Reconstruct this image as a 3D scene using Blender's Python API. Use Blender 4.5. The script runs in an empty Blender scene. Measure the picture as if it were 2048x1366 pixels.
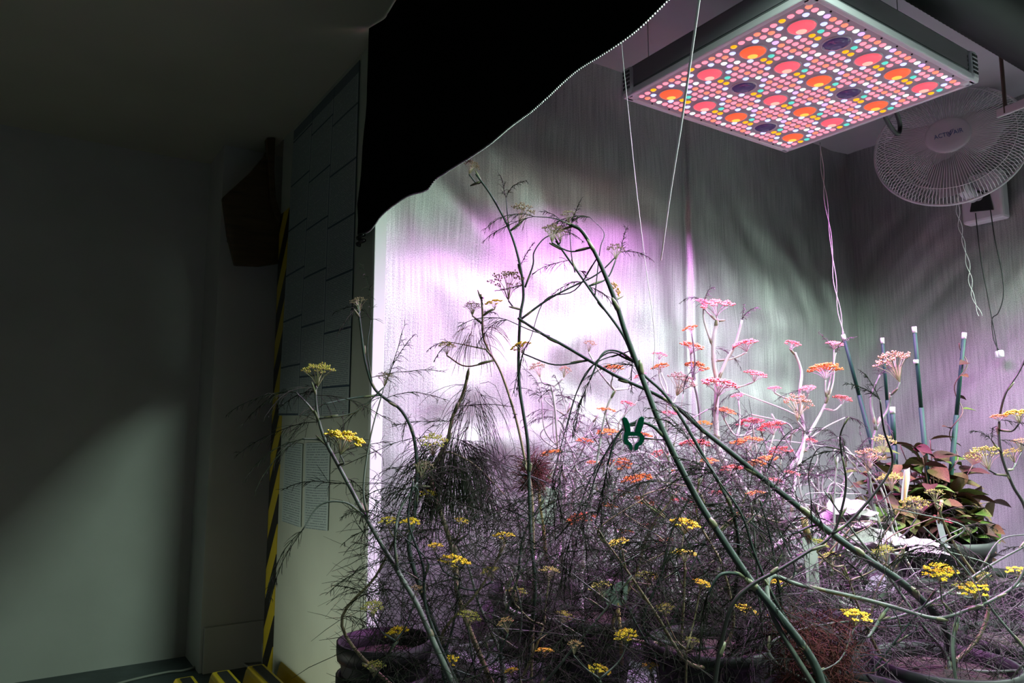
import bpy, bmesh, math, random
from mathutils import Vector, Matrix, noise
random.seed(7)
scene = bpy.context.scene
C = scene.collection

# ------------------------------------------------------------------ camera
FPX = 1480.0; PITCH = math.radians(7.01); YAW = math.radians(33.7)
CAM = Vector((0, 0, 1.0))
FH = Vector((math.sin(YAW), math.cos(YAW), 0)); RT = Vector((math.cos(YAW), -math.sin(YAW), 0))
FW = FH * math.cos(PITCH) + Vector((0, 0, math.sin(PITCH)))
UP = -FH * math.sin(PITCH) + Vector((0, 0, math.cos(PITCH)))
cam = bpy.data.cameras.new('camera'); camo = bpy.data.objects.new('camera', cam); C.objects.link(camo)
cam.lens = FPX / 2048 * 36; cam.sensor_width = 36; cam.clip_start = .02
camo.matrix_world = Matrix((( RT.x, UP.x, -FW.x, CAM.x), (RT.y, UP.y, -FW.y, CAM.y), (RT.z, UP.z, -FW.z, CAM.z), (0, 0, 0, 1)))
scene.camera = camo

def ray(px, py): return FW + RT * ((px - 1024) / FPX) + UP * ((683 - py) / FPX)
def at(px, py, d): return CAM + ray(px, py) * d
def onx(px, py, X): r = ray(px, py); return CAM + r * (X / r.x)
def ony(px, py, Y): r = ray(px, py); return CAM + r * (Y / r.y)
def onz(px, py, Z): r = ray(px, py); return CAM + r * ((Z - CAM.z) / r.z)

# ------------------------------------------------------------------ world, lights, exposure
w = bpy.data.worlds.new('world'); scene.world = w; w.use_nodes = True
w.node_tree.nodes['Background'].inputs[0].default_value = (.95, .95, .68, 1)
w.node_tree.nodes['Background'].inputs[1].default_value = .003
scene.view_settings.view_transform = 'Standard'; scene.view_settings.look = 'None'
scene.view_settings.gamma = 1; scene.view_settings.use_curve_mapping = False
scene.view_settings.exposure = 0.08

def area(name, loc, sx, sy, power, col, spread=180, rot=(0, 0, 0)):
    l = bpy.data.lights.new(name, 'AREA'); l.shape = 'RECTANGLE'; l.size = sx; l.size_y = sy
    l.energy = power; l.color = col; l.spread = math.radians(spread)
    o = bpy.data.objects.new(name, l); o.location = loc; o.rotation_euler = rot; C.objects.link(o); return o

PX0, PX1, PY0, PY1, PZ = 1.555, 2.39, 1.0, 1.69, 2.065      # grow light, underside
area('pink_light', ((PX0 + PX1) / 2, (PY0 + PY1) / 2, PZ - .012), .80, .62, 74, (1, .31, 1.08), 142)
area('white_light', (3.05, .2, 2.1), .5, .3, 155, (.78, 1, .87), 160)
area('white_light', (1.27, .46, 2.2), .2, .5, 54, (.72, 1, .84), 170)

area('partition_fill', (-.62, 2.5, .2), .5, .2, 1.7, (.95, 1, .84), 75, Vector((-1, .1, -.05)).to_track_quat('Z', 'Y').to_euler())  # added unseen fill lamp that lifts the lower partition; no doorway here

# ------------------------------------------------------------------ helpers
def nodes_of(m):
    m.use_nodes = True; return m.node_tree.nodes, m.node_tree.links
MATS = {}
def mat(name, col, rough=.6, metal=0, spec=.5, var=0, vscale=20, bump=0, bscale=60, emit=None, estr=0, trans=0, sss=0, stretch=None):
    if name in MATS: return MATS[name]
    m = bpy.data.materials.new(name); N, L = nodes_of(m); b = N['Principled BSDF']
    b.inputs['Base Color'].default_value = (*col, 1); b.inputs['Roughness'].default_value = rough
    b.inputs['Metallic'].default_value = metal; b.inputs['Specular IOR Level'].default_value = spec
    if trans: b.inputs['Transmission Weight'].default_value = trans
    if emit: b.inputs['Emission Color'].default_value = (*emit, 1); b.inputs['Emission Strength'].default_value = estr
    if var or bump:
        tc = N.new('ShaderNodeTexCoord'); src = tc.outputs['Object']
        if stretch:
            mp = N.new('ShaderNodeMapping'); mp.inputs['Scale'].default_value = stretch; L.new(src, mp.inputs[0]); src = mp.outputs[0]
    if var:
        n = N.new('ShaderNodeTexNoise'); n.inputs['Scale'].default_value = vscale; n.inputs['Detail'].default_value = 4; L.new(src, n.inputs[0])
        r = N.new('ShaderNodeValToRGB'); L.new(n.outputs[0], r.inputs[0])
        r.color_ramp.elements[0].position = .3; r.color_ramp.elements[1].position = .7
        r.color_ramp.elements[0].color = (*[c * (1 - var) for c in col], 1); r.color_ramp.elements[1].color = (*[min(1, c * (1 + var)) for c in col], 1)
        L.new(r.outputs[0], b.inputs['Base Color'])
    if bump:
        n2 = N.new('ShaderNodeTexNoise'); n2.inputs['Scale'].default_value = bscale; n2.inputs['Detail'].default_value = 5; L.new(src, n2.inputs[0])
        bp = N.new('ShaderNodeBump'); bp.inputs['Strength'].default_value = bump; bp.inputs['Distance'].default_value = .01
        L.new(n2.outputs[0], bp.inputs['Height']); L.new(bp.outputs[0], b.inputs['Normal'])
    MATS[name] = m; return m

class MB:
    """collects verts and faces; build() links ONE mesh object"""
    def __init__(s): s.v = []; s.f = []; s.mi = []
    def add(s, vs, fs, mi=0):
        o = len(s.v); s.v += [tuple(v) for v in vs]
        for f in fs: s.f.append([i + o for i in f]); s.mi.append(mi)
    def box(s, a, b, mi=0):
        x0, y0, z0 = a; x1, y1, z1 = b
        s.add([(x0,y0,z0),(x1,y0,z0),(x1,y1,z0),(x0,y1,z0),(x0,y0,z1),(x1,y0,z1),(x1,y1,z1),(x0,y1,z1)],
              [(3,2,1,0),(4,5,6,7),(0,1,5,4),(1,2,6,5),(2,3,7,6),(3,0,4,7)], mi)
    def tube(s, pts, rad, n=6, mi=0, cap=True):
        pts = [Vector(p) for p in pts]; k = len(pts)
        if not isinstance(rad, (list, tuple)): rad = [rad] * k
        vs = []; nrm = None
        for i, p in enumerate(pts):
            t = (pts[min(i + 1, k - 1)] - pts[max(i - 1, 0)])
            t = t.normalized() if t.length > 1e-9 else Vector((0, 0, 1))
            if nrm is None:
                a = Vector((0, 0, 1)) if abs(t.z) < .9 else Vector((1, 0, 0)); nrm = t.cross(a).normalized()
            else:
                nrm = nrm - t * nrm.dot(t); nrm = nrm.normalized() if nrm.length > 1e-6 else t.orthogonal().normalized()
            bn = t.cross(nrm)
            for j in range(n):
                an = 2 * math.pi * j / n; vs.append(p + (nrm * math.cos(an) + bn * math.sin(an)) * rad[i])
        fs = [(i*n+j, i*n+(j+1)%n, (i+1)*n+(j+1)%n, (i+1)*n+j) for i in range(k-1) for j in range(n)]
        if cap: fs += [tuple(range(n))[::-1], tuple((k-1)*n + j for j in range(n))]
        s.add(vs, fs, mi)
    def lathe(s, prof, n=24, mat4=None, mi=0, close=False):
        """prof: (r, z) list round local z"""
        vs = []
        for r, z in prof:
            for j in range(n):
                a = 2*math.pi*j/n; v = Vector((r*math.cos(a), r*math.sin(a), z)); vs.append(mat4 @ v if mat4 else v)
        k = len(prof)
        fs = [(i*n+j, i*n+(j+1)%n, (i+1)*n+(j+1)%n, (i+1)*n+j) for i in range(k-1) for j in range(n)]
        if close: fs += [tuple(range(n))[::-1], tuple((k-1)*n+j for j in range(n))]
        s.add(vs, fs, mi)
    def prism(s, poly, off, mi=0):
        """poly: 3-D points of a planar outline, extruded by off"""
        off = Vector(off); n = len(poly); vs = [Vector(p) for p in poly] + [Vector(p) + off for p in poly]
        fs = [tuple(range(n))[::-1], tuple(range(n, 2*n))] + [(i, (i+1)%n, n+(i+1)%n, n+i) for i in range(n)]
        s.add(vs, fs, mi)
    def mesh(s, name, mats, smooth=False):
        me = bpy.data.meshes.new(name); me.from_pydata(s.v, [], s.f); me.update()
        for m in (mats if isinstance(mats, (list, tuple)) else [mats]): me.materials.append(m)
        me.polygons.foreach_set('material_index', s.mi)
        if smooth: me.polygons.foreach_set('use_smooth', [True] * len(s.f))
        return me
WPOS = {}
def obj(mb, name, mats, parent=None, smooth=False, loc=None, bevel=0, kind=None):
    o0 = Vector(WPOS[parent]) if parent is not None else (Vector(loc) if loc is not None else Vector((0, 0, 0)))
    if o0.length: mb.v = [(v[0]-o0.x, v[1]-o0.y, v[2]-o0.z) for v in mb.v]
    o = bpy.data.objects.new(name, mb.mesh(name, mats, smooth)); C.objects.link(o)
    if parent is not None: o.parent = parent
    else: o.location = o0
    WPOS[o] = o0
    if bevel:
        m = o.modifiers.new('bevel', 'BEVEL'); m.width = bevel; m.segments = 2; m.limit_method = 'ANGLE'
    if kind: o['kind'] = kind
    return o
def thing(name, loc, label, cat, group=None):
    o = bpy.data.objects.new(name, None); C.objects.link(o); o.location = loc; o.empty_display_size = .02
    WPOS[o] = Vector(loc); tag(o, label, cat, group); return o
def tag(o, label, cat, group=None):
    o['label'] = label; o['category'] = cat
    if group: o['group'] = group
    return o
def struct(mb, name, mats, label=None, **k):
    o = obj(mb, name, mats, **k); o['kind'] = 'structure'
    if label: o['label'] = label
    return o
def inst(me, name, parent, loc, rot=None, sc=1.0):
    """a part that shares mesh data; loc is in world space"""
    o = bpy.data.objects.new(name, me); C.objects.link(o)
    o.parent = parent; o.location = Vector(loc) - WPOS[parent]
    if rot is not None: o.rotation_mode = 'QUATERNION'; o.rotation_quaternion = rot
    o.scale = (sc, sc, sc) if not isinstance(sc, (tuple, list)) else sc
    WPOS[o] = Vector(loc); return o
def spline(pts, per=6):
    pts = [Vector(p) for p in pts]
    if len(pts) < 3: return [pts[0].lerp(pts[-1], i / per) for i in range(per + 1)]
    q = [pts[0] * 2 - pts[1]] + pts + [pts[-1] * 2 - pts[-2]]; out = []
    for i in range(1, len(q) - 2):
        p0, p1, p2, p3 = q[i-1:i+3]
        for k in range(per):
            t = k / per
            out.append(.5 * ((2*p1) + (p2-p0)*t + (2*p0-5*p1+4*p2-p3)*t*t + (3*p1-p0-3*p2+p3)*t*t*t))
    out.append(pts[-1]); return out

# ------------------------------------------------------------------ room shell
XP = .91; YC = 2.16; XR = 3.59; YL = 3.71; ZC = 2.30; ZT = 2.47
m_paint = mat('painted wall', (.57, .57, .53), .45, var=.07, vscale=3, bump=.05, bscale=30)
m_paint2 = mat('painted partition', (.54, .60, .50), .28, spec=1.0, var=.06, vscale=4, bump=.04, bscale=40)
m_ceil = mat('ceiling paint', (.58, .57, .42), .8, var=.06, vscale=2)
m_floor = mat('dark floor', (.055, .075, .078), .5, var=.35, vscale=7, bump=.15, bscale=25)
m_white = mat('white trim', (.72, .78, .72), .4)

b = MB(); b.box((-3.4, -2.6, -.05), (4.2, 4.4, 0)); struct(b, 'floor', m_floor)
b = MB(); b.box((-3.4, YL, 0), (.707, YL + .3, ZC)); struct(b, 'wall_left', m_paint)
b = MB(); b.box((.707, 3.42, 0), (1.6, YL + .3, ZC)); struct(b, 'wall_alcove', m_paint)
b = MB(); b.box((.72, 3.40, 0), (1.5, 3.42, .17)); b.box((.72, 3.395, .17), (1.5, 3.42, .185)); struct(b, 'baseboard_alcove', m_paint)
b = MB(); b.box((-3.4, -2.6, ZC), (XP, YL + .3, ZC + .05)); struct(b, 'ceiling', m_ceil)
b = MB(); b.box((-3.45, -2.6, 0), (-3.4, YL + .3, ZC)); struct(b, 'wall_far_left', m_paint)
b = MB(); b.box((XP, YC, 0), (XP + .03, 3.2, ZC + .17)); struct(b, 'wall_partition', m_paint2)
b = MB(); b.box((XP - .004, YC - .02, 0), (XP + .036, YC, ZC + .17)); struct(b, 'trim_1', m_white, bevel=.002)

# foil material
def foil_mat():
    m = bpy.data.materials.new('silver foil'); N, L = nodes_of(m); p = N['Principled BSDF']
    p.inputs['Metallic'].default_value = .93; p.inputs['Base Color'].default_value = (.82, .84, .82, 1)
    uv = N.new('ShaderNodeUVMap')
    def noise_(sc, det, scale, rough=.5):
        mp = N.new('ShaderNodeMapping'); mp.inputs['Scale'].default_value = sc; L.new(uv.outputs[0], mp.inputs[0])
        n = N.new('ShaderNodeTexNoise'); n.inputs['Scale'].default_value = scale; n.inputs['Detail'].default_value = det
        n.inputs['Roughness'].default_value = rough; L.new(mp.outputs[0], n.inputs[0]); return n.outputs[0]
    streak = noise_((60, 2.2, 1), 4, 1); grain = noise_((260, 130, 1), 3, 1, .7); blot = noise_((3.2, 2.4, 1), 4, 1)
    mr = N.new('ShaderNodeMapRange'); mr.inputs[1].default_value = .3; mr.inputs[2].default_value = .7
    mr.inputs[3].default_value = .38; mr.inputs[4].default_value = .60; L.new(blot, mr.inputs[0]); L.new(mr.outputs[0], p.inputs['Roughness'])
    b1 = N.new('ShaderNodeBump'); b1.inputs['Strength'].default_value = .14; b1.inputs['Distance'].default_value = .004; L.new(streak, b1.inputs['Height'])
    b2 = N.new('ShaderNodeBump'); b2.inputs['Strength'].default_value = .6; b2.inputs['Distance'].default_value = .0015; L.new(grain, b2.inputs['Height'])
    L.new(b1.outputs[0], b2.inputs['Normal']); L.new(b2.outputs[0], p.inputs['Normal'])
    # embossed facets: bright and dull specks of the weave
    sp = noise_((420, 300, 1), 2, 1, .8); st2 = noise_((150, 5, 1), 3, 1)
    ad = N.new('ShaderNodeMath'); ad.operation = 'MULTIPLY_ADD'; L.new(st2, ad.inputs[0]); ad.inputs[1].default_value = .4; L.new(sp, ad.inputs[2])
    cr = N.new('ShaderNodeValToRGB'); L.new(ad.outputs[0], cr.inputs[0])
    cr.color_ramp.elements[0].position = .45; cr.color_ramp.elements[1].position = .92
    cr.color_ramp.elements[0].color = (.17, .18, .175, 1); cr.color_ramp.elements[1].color = (.60, .62, .60, 1); L.new(cr.outputs[0], p.inputs['Base Color'])
    return m
m_foil = foil_mat()
def foil_sheet(name, u0, u1, v0, v1, fn, disp, nu, nv):
    vs = []; fs = []
    for j in range(nv + 1):
        for i in range(nu + 1):
            u = u0 + (u1-u0)*i/nu; v = v0 + (v1-v0)*j/nv; vs.append(fn(u, v, disp(u, v)))
    for j in range(nv):
        for i in range(nu): a = j*(nu+1)+i; fs.append((a, a+1, a+nu+2, a+nu+1))
    b = MB(); b.add(vs, fs); o = obj(b, name, m_foil, smooth=True)
    me = o.data; uvl = me.uv_layers.new(name='uv'); co = [(u0+(u1-u0)*i/nu, v0+(v1-v0)*j/nv) for j in range(nv+1) for i in range(nu+1)]
    for lp in me.loops: uvl.data[lp.index].uv = co[lp.vertex_index]
    o['kind'] = 'structure'; return o
def folds(u, v, s, amp, su, sv): return amp * noise.noise(Vector((u * su + s, v * sv, s * 3.1)))
SEAM = 2.37
def back_disp(u, v):
    d = folds(u, v, 1.7, .035, 1.3, 1.0) + folds(u + .5 * v, v, 5.2, .014, 4, 2.6) + folds(u + .3*v, v, 9.1, .006, 9, 6)
    d += folds(u, v, 3.3, .002, 16, .8) + folds(u, v, 13.3, .004, 5, 5)
    e = u - SEAM
    d += .005 * math.exp(-(e / .022) ** 2) - .010 * math.exp(-((e + .035) / .018) ** 2)
    for cx_, cz_, an, ln, am in ((1.25, 1.75, -.6, .25, .014), (1.35, 1.45, -.25, .3, .012), (1.6, 1.3, .4, .35, .012), (2.9, 1.5, .2, .35, .014), (2.8, 1.15, -.1, .4, .012), (1.3, .95, .1, .3, .012), (3.05, 1.8, -.7, .3, .012), (1.9, 1.0, -.5, .3, .010)):
        a_ = (u-cx_)*math.cos(an)+(v-cz_)*math.sin(an); b_ = -(u-cx_)*math.sin(an)+(v-cz_)*math.cos(an)
        d += .6 * am * math.exp(-(a_/ln)**2) * (math.exp(-(b_/.06)**2) - .6*math.exp(-((b_-.09)/.08)**2))
    edge = min(1, (u - .94) / .12, (XR - u) / .1); return d * max(0, edge)
wb = foil_sheet('wall_back', .941, XR, 0, ZT, lambda u, v, d: (u, YC - .02 + .02 - max(-.06, d) * 1.0 - .0, v), back_disp, 260, 220)
wb['label'] = 'crumpled silver reflective foil lining across the back of the tent'
def right_disp(u, v):
    d = folds(u, v, 21, .03, 1.4, 1.1) + folds(u * .8 + v * .9, v - u, 25, .014, 4.5, 1.6) + folds(u + v, v, 29, .006, 9, 3)
    return d * max(0, min(1, (YC - u) / .1))
wr = foil_sheet('wall_right', -.6, YC, 0, ZT, lambda u, v, d: (XR - d, u, v), right_disp, 220, 180)
wr['label'] = 'silver foil lining with diagonal creases on the fan side of the tent'
m_roof = mat('tent roof', (.42, .40, .42), .55, metal=.3, var=.08, vscale=3, bump=.1, bscale=8)
b = MB(); b.box((XP, -.6, ZT), (XR + .05, YC + .05, ZT + .02)); struct(b, 'ceiling_tent', m_roof)

# ------------------------------------------------------------------ printed sheets on the partition, hazard tape
def print_mat(name, paper, ink, lines, cols, header=None, boxes=True):
    """flat print: rows of illegible text lines in columns, boxed notices (uv 0-1)"""
    m = bpy.data.materials.new(name); N, L = nodes_of(m); p = N['Principled BSDF']; p.inputs['Roughness'].default_value = .5
    uv = N.new('ShaderNodeUVMap'); sp = N.new('ShaderNodeSeparateXYZ'); L.new(uv.outputs[0], sp.inputs[0])
    def mth(op, a, b=None):
        n = N.new('ShaderNodeMath'); n.operation = op
        for i, q in enumerate((a, b)):
            if q is None: continue
            if isinstance(q, (int, float)): n.inputs[i].default_value = q
            else: L.new(q, n.inputs[i])
        return n.outputs[0]
    u, v = sp.outputs[0], sp.outputs[1]
    cu = mth('FRACT', mth('MULTIPLY', u, cols)); ci = mth('FLOOR', mth('MULTIPLY', u, cols))
    ln = mth('LESS_THAN', mth('FRACT', mth('MULTIPLY', v, lines)), .45)
    mp = N.new('ShaderNodeCombineXYZ'); L.new(mth('MULTIPLY', u, 40 * cols), mp.inputs[0]); L.new(mth('FLOOR', mth('MULTIPLY', v, lines)), mp.inputs[1])
    nz = N.new('ShaderNodeTexNoise'); nz.inputs['Scale'].default_value = .8; L.new(mp.outputs[0], nz.inputs[0])
    word = mth('GREATER_THAN', nz.outputs[0], .42)
    inside = mth('MULTIPLY', mth('GREATER_THAN', cu, .05), mth('LESS_THAN', cu, .94))
    ink_f = mth('MULTIPLY', mth('MULTIPLY', ln, word), inside); ink_f = mth('MULTIPLY', ink_f, .55)
    if boxes:
        wn = N.new('ShaderNodeTexWhiteNoise'); wn.noise_dimensions = '1D'; L.new(ci, wn.inputs['W'])
        vv = mth('FRACT', mth('ADD', mth('MULTIPLY', v, 6.3), mth('MULTIPLY', wn.outputs[0], 1.7)))
        bar = mth('LESS_THAN', vv, .035)
        frame = mth('MAXIMUM', mth('LESS_THAN', cu, .012), mth('GREATER_THAN', cu, .988))
        ink_f = mth('MAXIMUM', ink_f, mth('MULTIPLY', mth('MAXIMUM', bar, frame), .95))
    if header:
        ink_f = mth('MAXIMUM', ink_f, mth('MULTIPLY', mth('GREATER_THAN', v, header), .7))
    mx = N.new('ShaderNodeMix'); mx.data_type = 'RGBA'; L.new(ink_f, mx.inputs[0])
    mx.inputs[6].default_value = (*paper, 1); mx.inputs[7].default_value = (*ink, 1); L.new(mx.outputs[2], p.inputs['Base Color'])
    return m
def sheet(name, quad, m, label, cat, thick=.0015, loc=None):
    """quad: lower-near, lower-far, upper-far, upper-near; a thin sheet lying against the partition"""
    q = [Vector(p) for p in quad]; b = MB(); b.prism(q, (thick, 0, 0)); o = obj(b, name, m)
    uvl = o.data.uv_layers.new(name='uv'); co = [(1, 0), (0, 0), (0, 1), (1, 1)] * 2
    for lp in o.data.loops: uvl.data[lp.index].uv = co[lp.vertex_index]
    return tag(o, label, cat)
X = XP - .004
m_poster = print_mat('poster print', (.42, .50, .49), (.02, .05, .09), 190, 3, .965)
sheet('notice_poster', [onx(697, 832, X), onx(556, 831, X), onx(588, 262, X), onx(719, 120, X)], m_poster,
      'large poster of boxed notices in three columns on the partition wall', 'poster')
m_note = print_mat('typed sheet', (.44, .54, .52), (.04, .07, .11), 34, 1, None, False)
sheet('paper_notice', [onx(601, 1055, X), onx(563, 1042, X), onx(571, 884, X), onx(605, 888, X)], m_note,
      'typed paper sheet below the poster, nearer the striped tape', 'paper')
sheet('paper_notice', [onx(655, 1062, X), onx(608, 1056, X), onx(611, 886, X), onx(660, 884, X)], m_note,
      'typed paper sheet below the poster, nearer the foil tent', 'paper')
def hazard_mat():
    m = bpy.data.materials.new('hazard tape'); N, L = nodes_of(m); p = N['Principled BSDF']; p.inputs['Roughness'].default_value = .35
    tc = N.new('ShaderNodeTexCoord'); sp = N.new('ShaderNodeSeparateXYZ'); L.new(tc.outputs['Object'], sp.inputs[0])
    a = N.new('ShaderNodeMath'); a.operation = 'MULTIPLY_ADD'; a.inputs[1].default_value = 1.5; L.new(sp.outputs[1], a.inputs[0]); L.new(sp.outputs[2], a.inputs[2])
    m1 = N.new('ShaderNodeMath'); m1.operation = 'MULTIPLY'; m1.inputs[1].default_value = 4.2; L.new(a.outputs[0], m1.inputs[0])
    f = N.new('ShaderNodeMath'); f.operation = 'FRACT'; L.new(m1.outputs[0], f.inputs[0])
    g = N.new('ShaderNodeMath'); g.operation = 'GREATER_THAN'; g.inputs[1].default_value = .5; L.new(f.outputs[0], g.inputs[0])
    mx = N.new('ShaderNodeMix'); mx.data_type = 'RGBA'; L.new(g.outputs[0], mx.inputs[0])
    mx.inputs[6].default_value = (.012, .012, .012, 1); mx.inputs[7].default_value = (.62, .48, .02, 1); L.new(mx.outputs[2], p.inputs['Base Color']); return m
b = MB(); b.box((XP - .003, 3.07, 0), (XP, 3.203, 1.95)); b.box((XP - .003, 3.2, 0), (XP + .033, 3.203, 1.95))
tag(obj(b, 'hazard_tape', hazard_mat()), 'black and yellow striped warning tape down the edge of the partition', 'tape')

# brown curved board high beside the partition
m_brown = mat('stained plywood', (.085, .05, .018), .5, var=.35, vscale=9, stretch=(1, 1, 6))
t = thing('wooden_hood', (.84, 3.3, 1.62), 'brown curved wooden hood hanging high beside the partition', 'hood')
front = [(445, 395), (470, 372), (500, 345), (527, 312), (537, 290), (541, 340), (545, 400), (556, 425), (570, 440), (568, 525), (520, 532), (470, 530), (455, 470)]
b = MB(); b.prism([ony(x, y, 3.24) for x, y in front], (0, .03, 0)); obj(b, 'board', m_brown, t, bevel=.006)
b = MB(); b.prism([ony(x, y, 3.20) for x, y in [(533, 276), (551, 276), (549, 340), (552, 395), (561, 425), (572, 442), (566, 455), (548, 430), (541, 400), (537, 330)]], (0, .035, 0)); obj(b, 'side_plank', m_brown, t, bevel=.004)
b = MB(); b.box(ony(470, 470, 3.27), tuple(ony(556, 420, 3.27) + Vector((0, .15, 0)))); obj(b, 'wall_bracket', m_brown, t)

# ------------------------------------------------------------------ floor things on the left: yellow ribbed ramp, cable
m_yel = mat('yellow plastic', (.62, .45, .02), .5, var=.12, vscale=15)
m_rub = mat('black rubber', (.015, .016, .017), .75, bump=.3, bscale=200)
base = onz(470, 1345, .12); t = thing('ribbed_ramp', (.6, 2.4, 0), 'yellow moulded plastic ramp with black grip strips on the floor', 'ramp')
RP = [onz(x, y, .13) for x, y in ((352, 1360), (415, 1344), (493, 1333), (565, 1324))]; RX0 = RP[0].x + .03; PIT = (RP[3].x - RP[0].x) / 3; RY = RP[2].y
prof = []
for k in range(4):
    x0 = RX0 + k * PIT
    prof += [(x0 + q * .66, z) for q, z in ((-.090, .035), (-.080, .05), (-.056, .115), (-.044, .13), (.044, .13), (.056, .115), (.080, .05), (.090, .035))]
poly = [(prof[0][0], 1.25, 0)] + [(x, 1.25, z) for x, z in prof] + [(prof[-1][0], 1.25, 0)]
b = MB(); b.prism([(x, RY - .8, z) for x, y, z in poly], (0, .8, 0)); obj(b, 'body', m_yel, t, bevel=.004)
for k in range(4):
    x0 = RX0 + k * PIT; b = MB(); b.box((x0 - .017, RY - .78, .1295), (x0 + .017, RY - .02, .1335)); obj(b, 'grip_strip', m_rub, t)
m_cable = mat('grey cable', (.34, .35, .31), .5)
pts = [onz(x, y, .006) for x, y in [(120, 1405), (240, 1366), (330, 1345), (370, 1340), (425, 1322), (448, 1305)]] + [Vector((.90, 3.22, .03)), Vector((.93, 3.28, .12))]
pts = [Vector((p.x, p.y, max(.006, p.z))) for p in pts]
b = MB(); b.tube(spline(pts, 8), .005, 6); tag(obj(b, 'floor_cable', m_cable, smooth=True), 'thin grey cable snaking over the dark floor to the partition', 'cable')

# ------------------------------------------------------------------ black tent flap with zip
m_black = mat('black canvas', (.004, .004, .004), .95, spec=.05)
XF = .872
edge = [(706, 466), (728, 462), (747, 450), (765, 430), (790, 408), (820, 390), (848, 378), (862, 357), (880, 343), (960, 291), (1050, 236), (1090, 202), (1150, 143), (1200, 102), (1260, 50), (1312, 0), (1420, -100)]
ep = [onx(x, y, XF) for x, y in edge]
ep += [Vector((XF, ep[-1].y - .25, ep[-1].z + .01)), Vector((XF, ep[-1].y - .9, ep[-1].z + .02))]
ep = spline(ep, 5)
t = thing('tent_flap', (XF, 1.2, ZC - .005), 'black canvas tent flap drawn up with a toothed zip along its lower edge', 'tent flap')
lefty = onx(706, 466, XF).y; topy = onx(744, 0, XF).y
nv = 14; vs = []; fs = []
for i, p in enumerate(ep):
    for j in range(nv + 1):
        f = j / nv; z = p.z + (ZC - .004 - p.z) * f
        shift = (topy - lefty) * f * max(0, 1 - i / 14)
        wv = .012 * math.sin(p.y * 9 + f * 2) * (1 - .3 * f) + .008 * noise.noise((p.y * 6, f * 4, 2))
        if f < .08: wv += .006
        vs.append((XF + wv, p.y + shift, z))
for i in range(len(ep) - 1):
    for j in range(nv): a = i*(nv+1)+j; fs.append((a, a+1, a+nv+2, a+nv+1))
b = MB(); b.add(vs, fs); fl = obj(b, 'canvas', m_black, t, smooth=True); sm = fl.modifiers.new('thick', 'SOLIDIFY'); sm.thickness = .004; sm.offset = 0
m_teeth = mat('zip teeth', (.16, .17, .16), .45, metal=.3)
b = MB(); acc = 0
for i in range(len(ep) - 1):
    p, q = Vector(vs[i*(nv+1)]), Vector(vs[(i+1)*(nv+1)]); n = max(1, int((q - p).length / .0048))
    for k in range(n):
        c = p.lerp(q, k / n); b.box((c.x - .0015, c.y - .0011, c.z - .0042), (c.x + .0015, c.y + .0011, c.z + .001))
z_ = obj(b, 'zip_teeth', m_teeth, fl); z_['label'] = 'pale zip teeth'
# dark coiled tie beside the flap's lower corner
b = MB(); c = onx(722, 478, XF + .018)
b.tube([c + Vector((.008*math.sin(k*.5), .012*math.cos(k*.55), .02 - k*.0016)) for k in range(26)], .006, 7)
tag(obj(b, 'tie_cord', mat('glossy black', (.01, .01, .01), .2), smooth=True), 'glossy black knotted tie at the lower corner of the flap', 'cord')

# ------------------------------------------------------------------ grow light panel
m_alu = mat('white lacquered aluminium', (.62, .60, .64), .35, spec=.6)
m_plate = mat('led board', (.42, .38, .43), .45)
m_side = mat('dark glossy side', (.03, .03, .035), .15)
m_hole = mat('vent hole', (.01, .01, .01), .8)
def led_mat(n, col, s): return mat(n, tuple(min(1, c * .6) for c in col), .3, emit=col, estr=s)
LED = {'r': led_mat('led pink', (1, .20, .27), 1.7), 'o': led_mat('led red orange', (1, .17, .10), 1.7), 'a': led_mat('led amber', (1, .38, .0), 1.3),
       'w': led_mat('led white', (.86, 1, .92), 1.1), 'c': led_mat('led cyan', (.10, .75, .60), .9), 'v': led_mat('led violet', (.62, .36, .92), 1.4),
       'l': led_mat('led lavender', (.46, .52, .98), 1.5)}
LENS = {'r': led_mat('lens rose', (1, .10, .14), 1.0), 'o': led_mat('lens orange', (1, .11, .035), 1.0), 'd': mat('lens dark', (.045, .03, .07), .08, emit=(.10, .05, .22), estr=.25)}
GLOW = {'r': led_mat('lens rose core', (1, .38, .30), 1.3), 'o': led_mat('lens orange core', (1, .45, .06), 1.3), 'd': mat('lens dark core', (.05, .04, .07), .1, emit=(.2, .13, .34), estr=.25)}
def dome(r, h, n=14, rings=4):
    b = MB(); pr = [(r * math.cos(a), -h * math.sin(a)) for a in [math.pi / 2 * k / rings for k in range(rings)]]
    b.lathe(pr + [(.0004, -h)], n); return b
RING = {}
for i, c in enumerate('rorwrr'): RING[(i, 0)] = c
for j, c in enumerate('rrarro'): RING[(0, j)] = c
for j, c in enumerate('rracrr'): RING[(5, j)] = c
for i, c in enumerate('orwvor'): RING[(i, 5)] = c
for q in ((1, 1), (4, 1), (1, 4), (4, 4)): RING[q] = 'l'
BIG = ['oror', 'rdrd', 'oror', 'dodo', 'oror']          # along x (from PX0), letters along -y (from PY1)
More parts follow.
